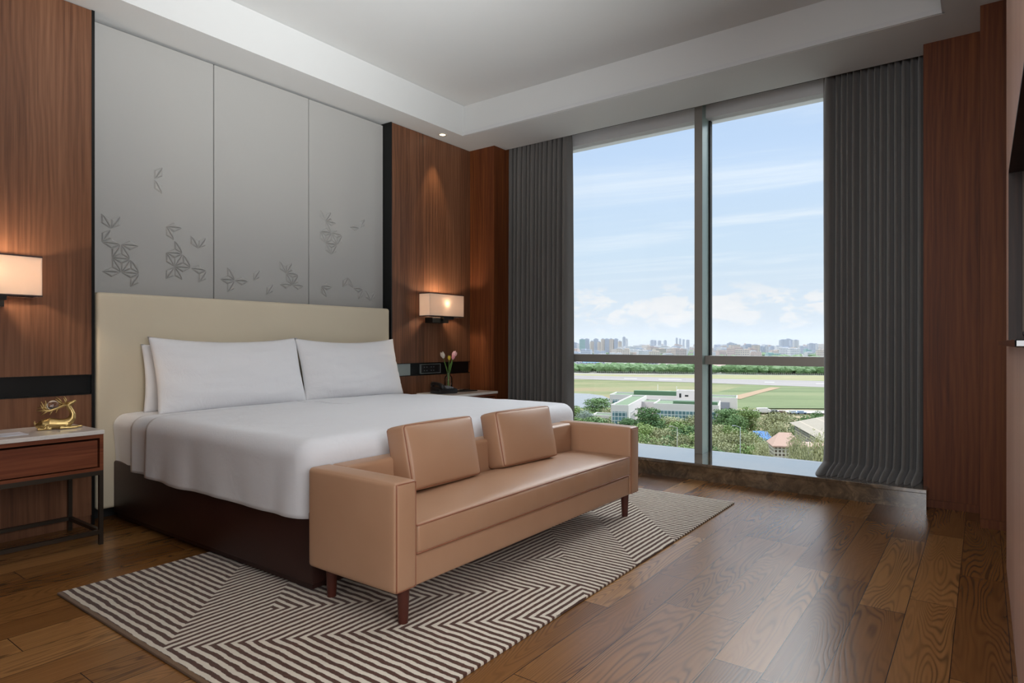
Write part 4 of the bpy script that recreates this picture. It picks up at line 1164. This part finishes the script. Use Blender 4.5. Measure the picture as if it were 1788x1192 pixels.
ab = empty('porch_building', at(46.5, 108, GZ), WROT + math.radians(-12), 'long lattice walled porch with a small pink hipped roof before the big beige roof', 'building')
obj('wall', B(-1.9, 24, 0, 5, 0, 13.4), lat, ab)
obj('eave', B(-2.1, 24.2, -.3, 5.2, 13.4, 13.7), plain('pink_eave', lin(196, 160, 144), .85), ab)
bm = bmesh.new(); vs = [bm.verts.new(q) for q in ((-2.2, -.4, 13.6), (2.9, -.4, 13.6), (2.9, 5.4, 13.6), (-2.2, 5.4, 13.6), (-.6, 2.5, 15.6), (1.4, 2.5, 15.6))]
for f in ((0, 1, 5, 4), (1, 2, 5), (2, 3, 4, 5), (3, 0, 4), (0, 3, 2, 1)): bm.faces.new([vs[i] for i in f])
obj('roof', bm, plain('pink_tiles', lin(206, 170, 150), .85), ab)
# blue canopy
cn = empty('canopy', at((1333 - 894) / F * 165, 165, GZ), WROT, 'bright blue canopy between the trees in the right lower pane', 'canopy')
bm = bmesh.new(); vs = [bm.verts.new(q) for q in ((-1.9, -2.5, 6.2), (1.9, -2.5, 6.2), (1.9, 2.5, 8.0), (-1.9, 2.5, 8.0))]; bm.faces.new(vs)
bmesh.ops.solidify(bm, geom=bm.faces, thickness=.12); obj('cover', bm, plain('blue_tarp', lin(96, 158, 222), .6), cn)
for a_, b_ in ((-1.7, -2.3), (1.7, -2.3), (-1.7, 2.3), (1.7, 2.3)):
    bm = bmesh.new(); tube(bm, [(a_, b_, 0), (a_, b_, 6.2 + (b_ + 2.3) * .36)], .08, 6); obj('post', bm, polew, cn)
# ---------------- vehicles on the perimeter road
poly('perimeter_road', [(1200, 714.5), (1900, 722), (1900, 727), (1200, 719.5)], plain('road_asphalt', lin(178, 168, 160), .9, var=.06, sc=.3), .15)
def car(u, v, L, h_, col, label, cab=True):
    e = empty('truck' if not cab else 'car', G(u, v), WROT + .06, label, 'truck' if not cab else 'car', 'vehicles on the perimeter road')
    bm = bmesh.new(); box(bm, -L / 2, L / 2, -.9, .9, .35, h_ * .62, bev=.12)
    if cab: box(bm, -L * .28, L * .25, -.8, .8, h_ * .6, h_, bev=.2)
    else: box(bm, -L / 2, L * .3, -1.1, 1.1, .8, h_, bev=.05); box(bm, L * .33, L / 2, -1, 1, .5, h_ * .75, bev=.15)
    obj('body', bm, plain('vehicle_paint_%d' % int(u), col, .35), e)
    for x in (-L * .32, L * .32):
        for y in (-.92, .92):
            bm = bmesh.new(); bmesh.ops.create_cone(bm, segments=14, radius1=.36, radius2=.36, depth=.22, cap_ends=True)
            xform(bm, T(x, y, .36, 0, math.pi / 2)); obj('wheel', bm, gap_black, e)
car(1333, 721.5, 5.6, 2.5, lin(236, 232, 226), 'white box truck on the road at the airfield edge', False)
car(1352, 721, 4.4, 1.5, lin(60, 66, 74), 'dark car just right of the white truck')
car(1366, 722.5, 4.4, 1.5, lin(110, 84, 74), 'brown car on the perimeter road')
car(1384, 722.5, 4.6, 1.6, lin(200, 206, 214), 'pale silver car on the perimeter road')
car(1398, 723, 4.6, 1.6, lin(150, 168, 190), 'light blue car, rightmost on the perimeter road')

# ---------------- sheds, houses and low white buildings beyond the tree belt
def gable(name, u, t_, w_, d_, h_, rh, wc, rc_, label, rot=0.0, group=None, cat='building'):
    e = empty(name, at((u - 894) / F * t_, t_, GZ), WROT + rot, label, cat, group)
    obj('wall', B(-w_ / 2, w_ / 2, 0, d_, 0, h_), wc, e)
    bm = bmesh.new(); o_ = .6
    vs = [bm.verts.new(q) for q in ((-w_ / 2 - o_, -o_, h_), (w_ / 2 + o_, -o_, h_), (w_ / 2 + o_, d_ + o_, h_), (-w_ / 2 - o_, d_ + o_, h_), (-w_ / 2 - o_, d_ / 2, h_ + rh), (w_ / 2 + o_, d_ / 2, h_ + rh))]
    for f in ((0, 1, 5, 4), (2, 3, 4, 5), (0, 4, 3), (1, 2, 5), (0, 3, 2, 1)): bm.faces.new([vs[i] for i in f])
    obj('roof', bm, rc_, e); return e
shed_w = facade('shed_wall', lin(216, 216, 222), lin(120, 130, 146), 4.0, 3.6, .5, .4)
roof_w = plain('pale_roof', lin(214, 216, 224), .7, sc=.1); roof_b = plain('blue_roof', lin(130, 172, 206), .7, sc=.1); roof_p = plain('pinkish_roof', lin(206, 178, 162), .8, sc=.1)
for (u, t_, w_, rf, lb) in [(1003, 900, 16, roof_w, 'white shed with grey windows beside the left curtain, under the crossbar'), (1016, 860, 14, roof_w, 'small white shed between the trees left of the blue roof'), (1032, 840, 20, roof_b, 'shed with a blue roof under the crossbar, left pane'), (1046, 850, 16, roof_w, 'white shed right of the blue roofed one'), (1137, 820, 18, roof_w, 'white shed in a gap of the tree belt, left pane')]:
    gable('shed', u, t_, w_, 12, 5.5, 2.2, shed_w, rf, lb)
gable('house', 1257, 745, 16, 12, 4.5, 3.4, plain('house_wall', lin(214, 204, 196), .8), roof_p, 'house with a pinkish gable roof in the tree belt right of the mullion', .2, cat='house')
for k, u in enumerate((1391, 1402, 1418, 1431)):
    gable('low_building', u, 700, 8, 6, 2.4, .6, shed_w, roof_w, ['small white hut among the trees, leftmost by the right curtain', 'white hut second from left by the runway fence, right pane', 'wide white hut in the tree belt, right pane', 'white hut nearest the right curtain'][k])
# perimeter fence: posts and wire
bm = bmesh.new()
for k in range(150):
    u = 960 + k * 3.4; p0 = G(u, 651.6 + (u - 995) * .0105); box(bm, p0.x - .08, p0.x + .08, p0.y - .08, p0.y + .08, GZ, GZ + 2.6)
pa, pb = G(960, 651.3), G(1470, 656.6)
for zz_ in (.6, 1.3, 2.0, 2.5): tube(bm, [pa + Vector((0, 0, zz_)), pb + Vector((0, 0, zz_))], .03, 4)
tag(obj('fence', bm, plain('fence_grey', lin(190, 190, 178), .8)), 'long pale wire fence between the tree belt and the runway verge', 'fence')

# ---------------- the city on the horizon
pal = [(lin(224, 210, 196), lin(176, 172, 174)), (lin(230, 228, 228), lin(178, 186, 196)), (lin(196, 202, 214), lin(160, 170, 188)), (lin(220, 200, 190), lin(172, 162, 164)), (lin(172, 204, 200), lin(150, 180, 182))]
fm = [facade('city_facade_%d' % i, a_, b_, 4.2, 3.4, .5, .45) for i, (a_, b_) in enumerate(pal)]
names = ['cream', 'white', 'bluish grey', 'pinkish', 'teal']
def tower(u, t_, w_, d_, vtop, ci, label, rot=0.0, group=None, cap=True):
    h_ = H - t_ * (vtop - V0) / F - GZ
    e = empty('apartment_tower', at((u - 894) / F * t_, t_, GZ), WROT + rot, label, 'building', group)
    bm = bmesh.new(); box(bm, -w_ / 2, w_ / 2, 0, d_, 0, h_); 
    for q in (-.34, 0, .34): box(bm, w_ * q - w_ * .05, w_ * q + w_ * .05, -.8, 0, 0, h_ - 1)
    obj('walls', bm, fm[ci], e)
    if cap:
        bm = bmesh.new(); box(bm, -w_ * .25, w_ * .2, d_ * .2, d_ * .7, h_, h_ + 2.6); box(bm, -w_ / 2, w_ / 2, 0, .5, h_, h_ + .8); obj('roof_house', bm, fm[2], e)
    return e
TL = [(1001, 1900, 20, 598, 2, 'grey apartment tower nearest the left curtain on the skyline'), (1008, 2000, 14, 600, 1, 'short white tower left of the teal one'),
 (1017, 1800, 15, 592.5, 4, 'teal netted tower at the left of the skyline'), (1025, 1850, 13, 592, 2, 'grey tower touching the teal one on its right'),
 (1034, 1800, 10, 596, 0, 'narrow cream tower, first of the cream and grey row'), (1041, 1850, 13, 592, 2, 'grey tower between two narrow cream ones'),
 (1047, 1790, 9, 597, 0, 'narrow cream tower, second in the row'), (1053, 1850, 9, 592, 0, 'tall cream slab in the middle of the tower row'), (1060, 1850, 13, 592, 2, 'dark grey slab right of the tall cream slab'),
 (1067.5, 1850, 13, 592, 0, 'broad cream slab in the tower row'), (1076, 1850, 12, 592, 2, 'last dark grey slab of the tower row'), (1083, 1800, 9, 596, 0, 'narrow cream tower ending the row'),
 (1090, 2600, 11, 588.5, 2, 'tallest thin bluish tower just right of the tower row'), (1094.5, 2700, 9, 592, 1, 'thin white tower beside the tallest one'),
 (1139, 3000, 14, 594, 2, 'hazy pair tower left in mid skyline'), (1144, 3050, 12, 594.5, 2, 'hazy pair tower right in mid skyline'), (1152, 3000, 13, 595, 2, 'hazy blue tower right of the pair'),
 (1162, 3050, 12, 594.5, 2, 'hazy tower in the middle of the left pane skyline'), (1182, 3300, 7, 590, 2, 'thinnest far tower in the left pane'), (1188, 3300, 8, 591.5, 2, 'far thin tower, second of the hazy trio'), (1194, 3250, 8, 592.5, 2, 'far thin tower, third of the hazy trio'),
 (1201.5, 3000, 13, 593.5, 2, 'hazy tower next to the mullion'),
 (1250, 1700, 14, 612, 3, 'low pinkish block right beside the mullion'), (1266, 1650, 32, 610.5, 0, 'long low cream office block with rows of windows'), (1277, 1850, 17, 599, 2, 'grey block rising behind the cream ones'),
 (1284, 1700, 26, 602, 0, 'cream stepped block left in the right pane'), (1297, 1720, 20, 606, 0, 'lower cream block in the cream cluster'), (1309, 1700, 26, 602, 2, 'grey fronted slab in the cream cluster'), (1321, 1690, 19, 602.5, 0, 'cream slab ending the cream cluster'),
 (1332, 1800, 14, 605, 2, 'blue grey block right of the cream slabs'), (1339, 1800, 11, 604, 1, 'pale block between two blue grey ones'), (1350, 1850, 17, 605, 2, 'blue grey block in the middle of the right skyline'), (1359, 1800, 10, 604.5, 1, 'narrow pale block left of the tall towers'),
 (1368, 2200, 20, 593.5, 2, 'tall hazy grey tower, left of the highest pair'), (1377.5, 2250, 18, 592, 2, 'tallest grey tower of the right pane'), (1384, 2200, 12, 594, 2, 'grey tower beside the white striped one'), (1391, 2150, 16, 594, 1, 'tall white striped tower right of the grey ones'),
 (1418.5, 2000, 20, 600, 2, 'blue office tower near the right curtain'), (1426.5, 2050, 9, 600.5, 1, 'white edge tower beside the blue office tower'), (1401, 1900, 18, 607, 1, 'low white block right of the white striped tower')]
for a_ in TL: tower(a_[0], a_[1], a_[2], 14, a_[3], a_[4], a_[5])
rc2 = random.Random(33); protos = []; taken = [((a_[0] - 894) / F * a_[1], a_[1], a_[2] * .5 + 6) for a_ in TL]
for k in range(5):
    e = empty('town_house', (0, 0, GZ)); bm = bmesh.new()
    box(bm, -.5, .5, 0, .8, 0, 1); box(bm, -.5, -.05, .1, .6, 1, 1.12 + .05 * k); box(bm, .1, .45, .3, .7, 1, 1.18 - .02 * k); box(bm, -.52, .52, -.02, .02, .96, 1.03)
    # scaled copies: windows come from the facade pattern in object space, so keep real units
    for v_ in bm.verts: v_.co = Vector((v_.co.x * 26, v_.co.y * 20, v_.co.z * 12))
    obj('walls', bm, fm[k], e); protos.append(e)
cnt = [0] * 5
for i in range(235):
    k = rc2.choices(range(5), [4, 6, 3, 3, .5])[0]
    for tr_ in range(40):
        t_ = 1350 * (3300 / 1350) ** rc2.random(); u = rc2.uniform(980, 1455)
        r_x = (u - 894) / F * t_
        if all(math.hypot(r_x - q[0], t_ + 5 - q[1]) > q[2] + 17 for q in taken): break
    taken.append((r_x, t_, 14))
    e = protos[k] if cnt[k] == 0 else copy_tree(protos[k]); cnt[k] += 1
    e.location = at((u - 894) / F * t_, t_, GZ); e.rotation_euler = (0, 0, WROT + rc2.uniform(-.5, .5))
    s_ = rc2.uniform(.5, 1.25); e.scale = (s_, s_, rc2.uniform(.5, 1.25) * (.8 + t_ / 3600))
    tag(e, names[k] + ' town building, one of the low blocks spread along the skyline', 'building', names[k] + ' low buildings on the skyline')
# trees between the town buildings
bm = bmesh.new()
for i in range(420):
    u = rc2.uniform(960, 1470); t_ = rc2.uniform(1050, 2300); c_ = at((u - 894) / F * t_, t_, GZ); s_ = rc2.uniform(4, 8)
    r_ = bmesh.ops.create_icosphere(bm, subdivisions=1, radius=s_)
    for q_ in r_['verts']: q_.co = Vector((q_.co.x * 1.5, q_.co.y * 1.5, q_.co.z * .7)) * (1 + .3 * noise.noise(q_.co * .5 + Vector((i, 0, 0)))) + c_ + Vector((0, 0, 2))
tag(obj('town_trees', bm, belt_m), 'scattered green treetops between the far town buildings', 'trees', kind='stuff')
# ---------------- haze over the city
bm = bmesh.new(); box(bm, -6000, 6000, 850, 7500, GZ - .5, 90)
m_ = bpy.data.materials.new('haze'); m_.use_nodes = True; t = NT(m_.node_tree); t.n.clear()
ou = t.node('ShaderNodeOutputMaterial'); vs_ = t.node('ShaderNodeVolumeScatter'); vs_.inputs['Color'].default_value = (.93, .96, 1, 1); vs_.inputs['Density'].default_value = .00014; vs_.inputs['Anisotropy'].default_value = .2
t.l.new(vs_.outputs[0], ou.inputs['Volume'])
hz = obj('haze', bm, m_); hz.rotation_euler = (0, 0, WROT); hz['kind'] = 'stuff'; tag(hz, 'pale bluish haze lying over the distant city', 'haze')
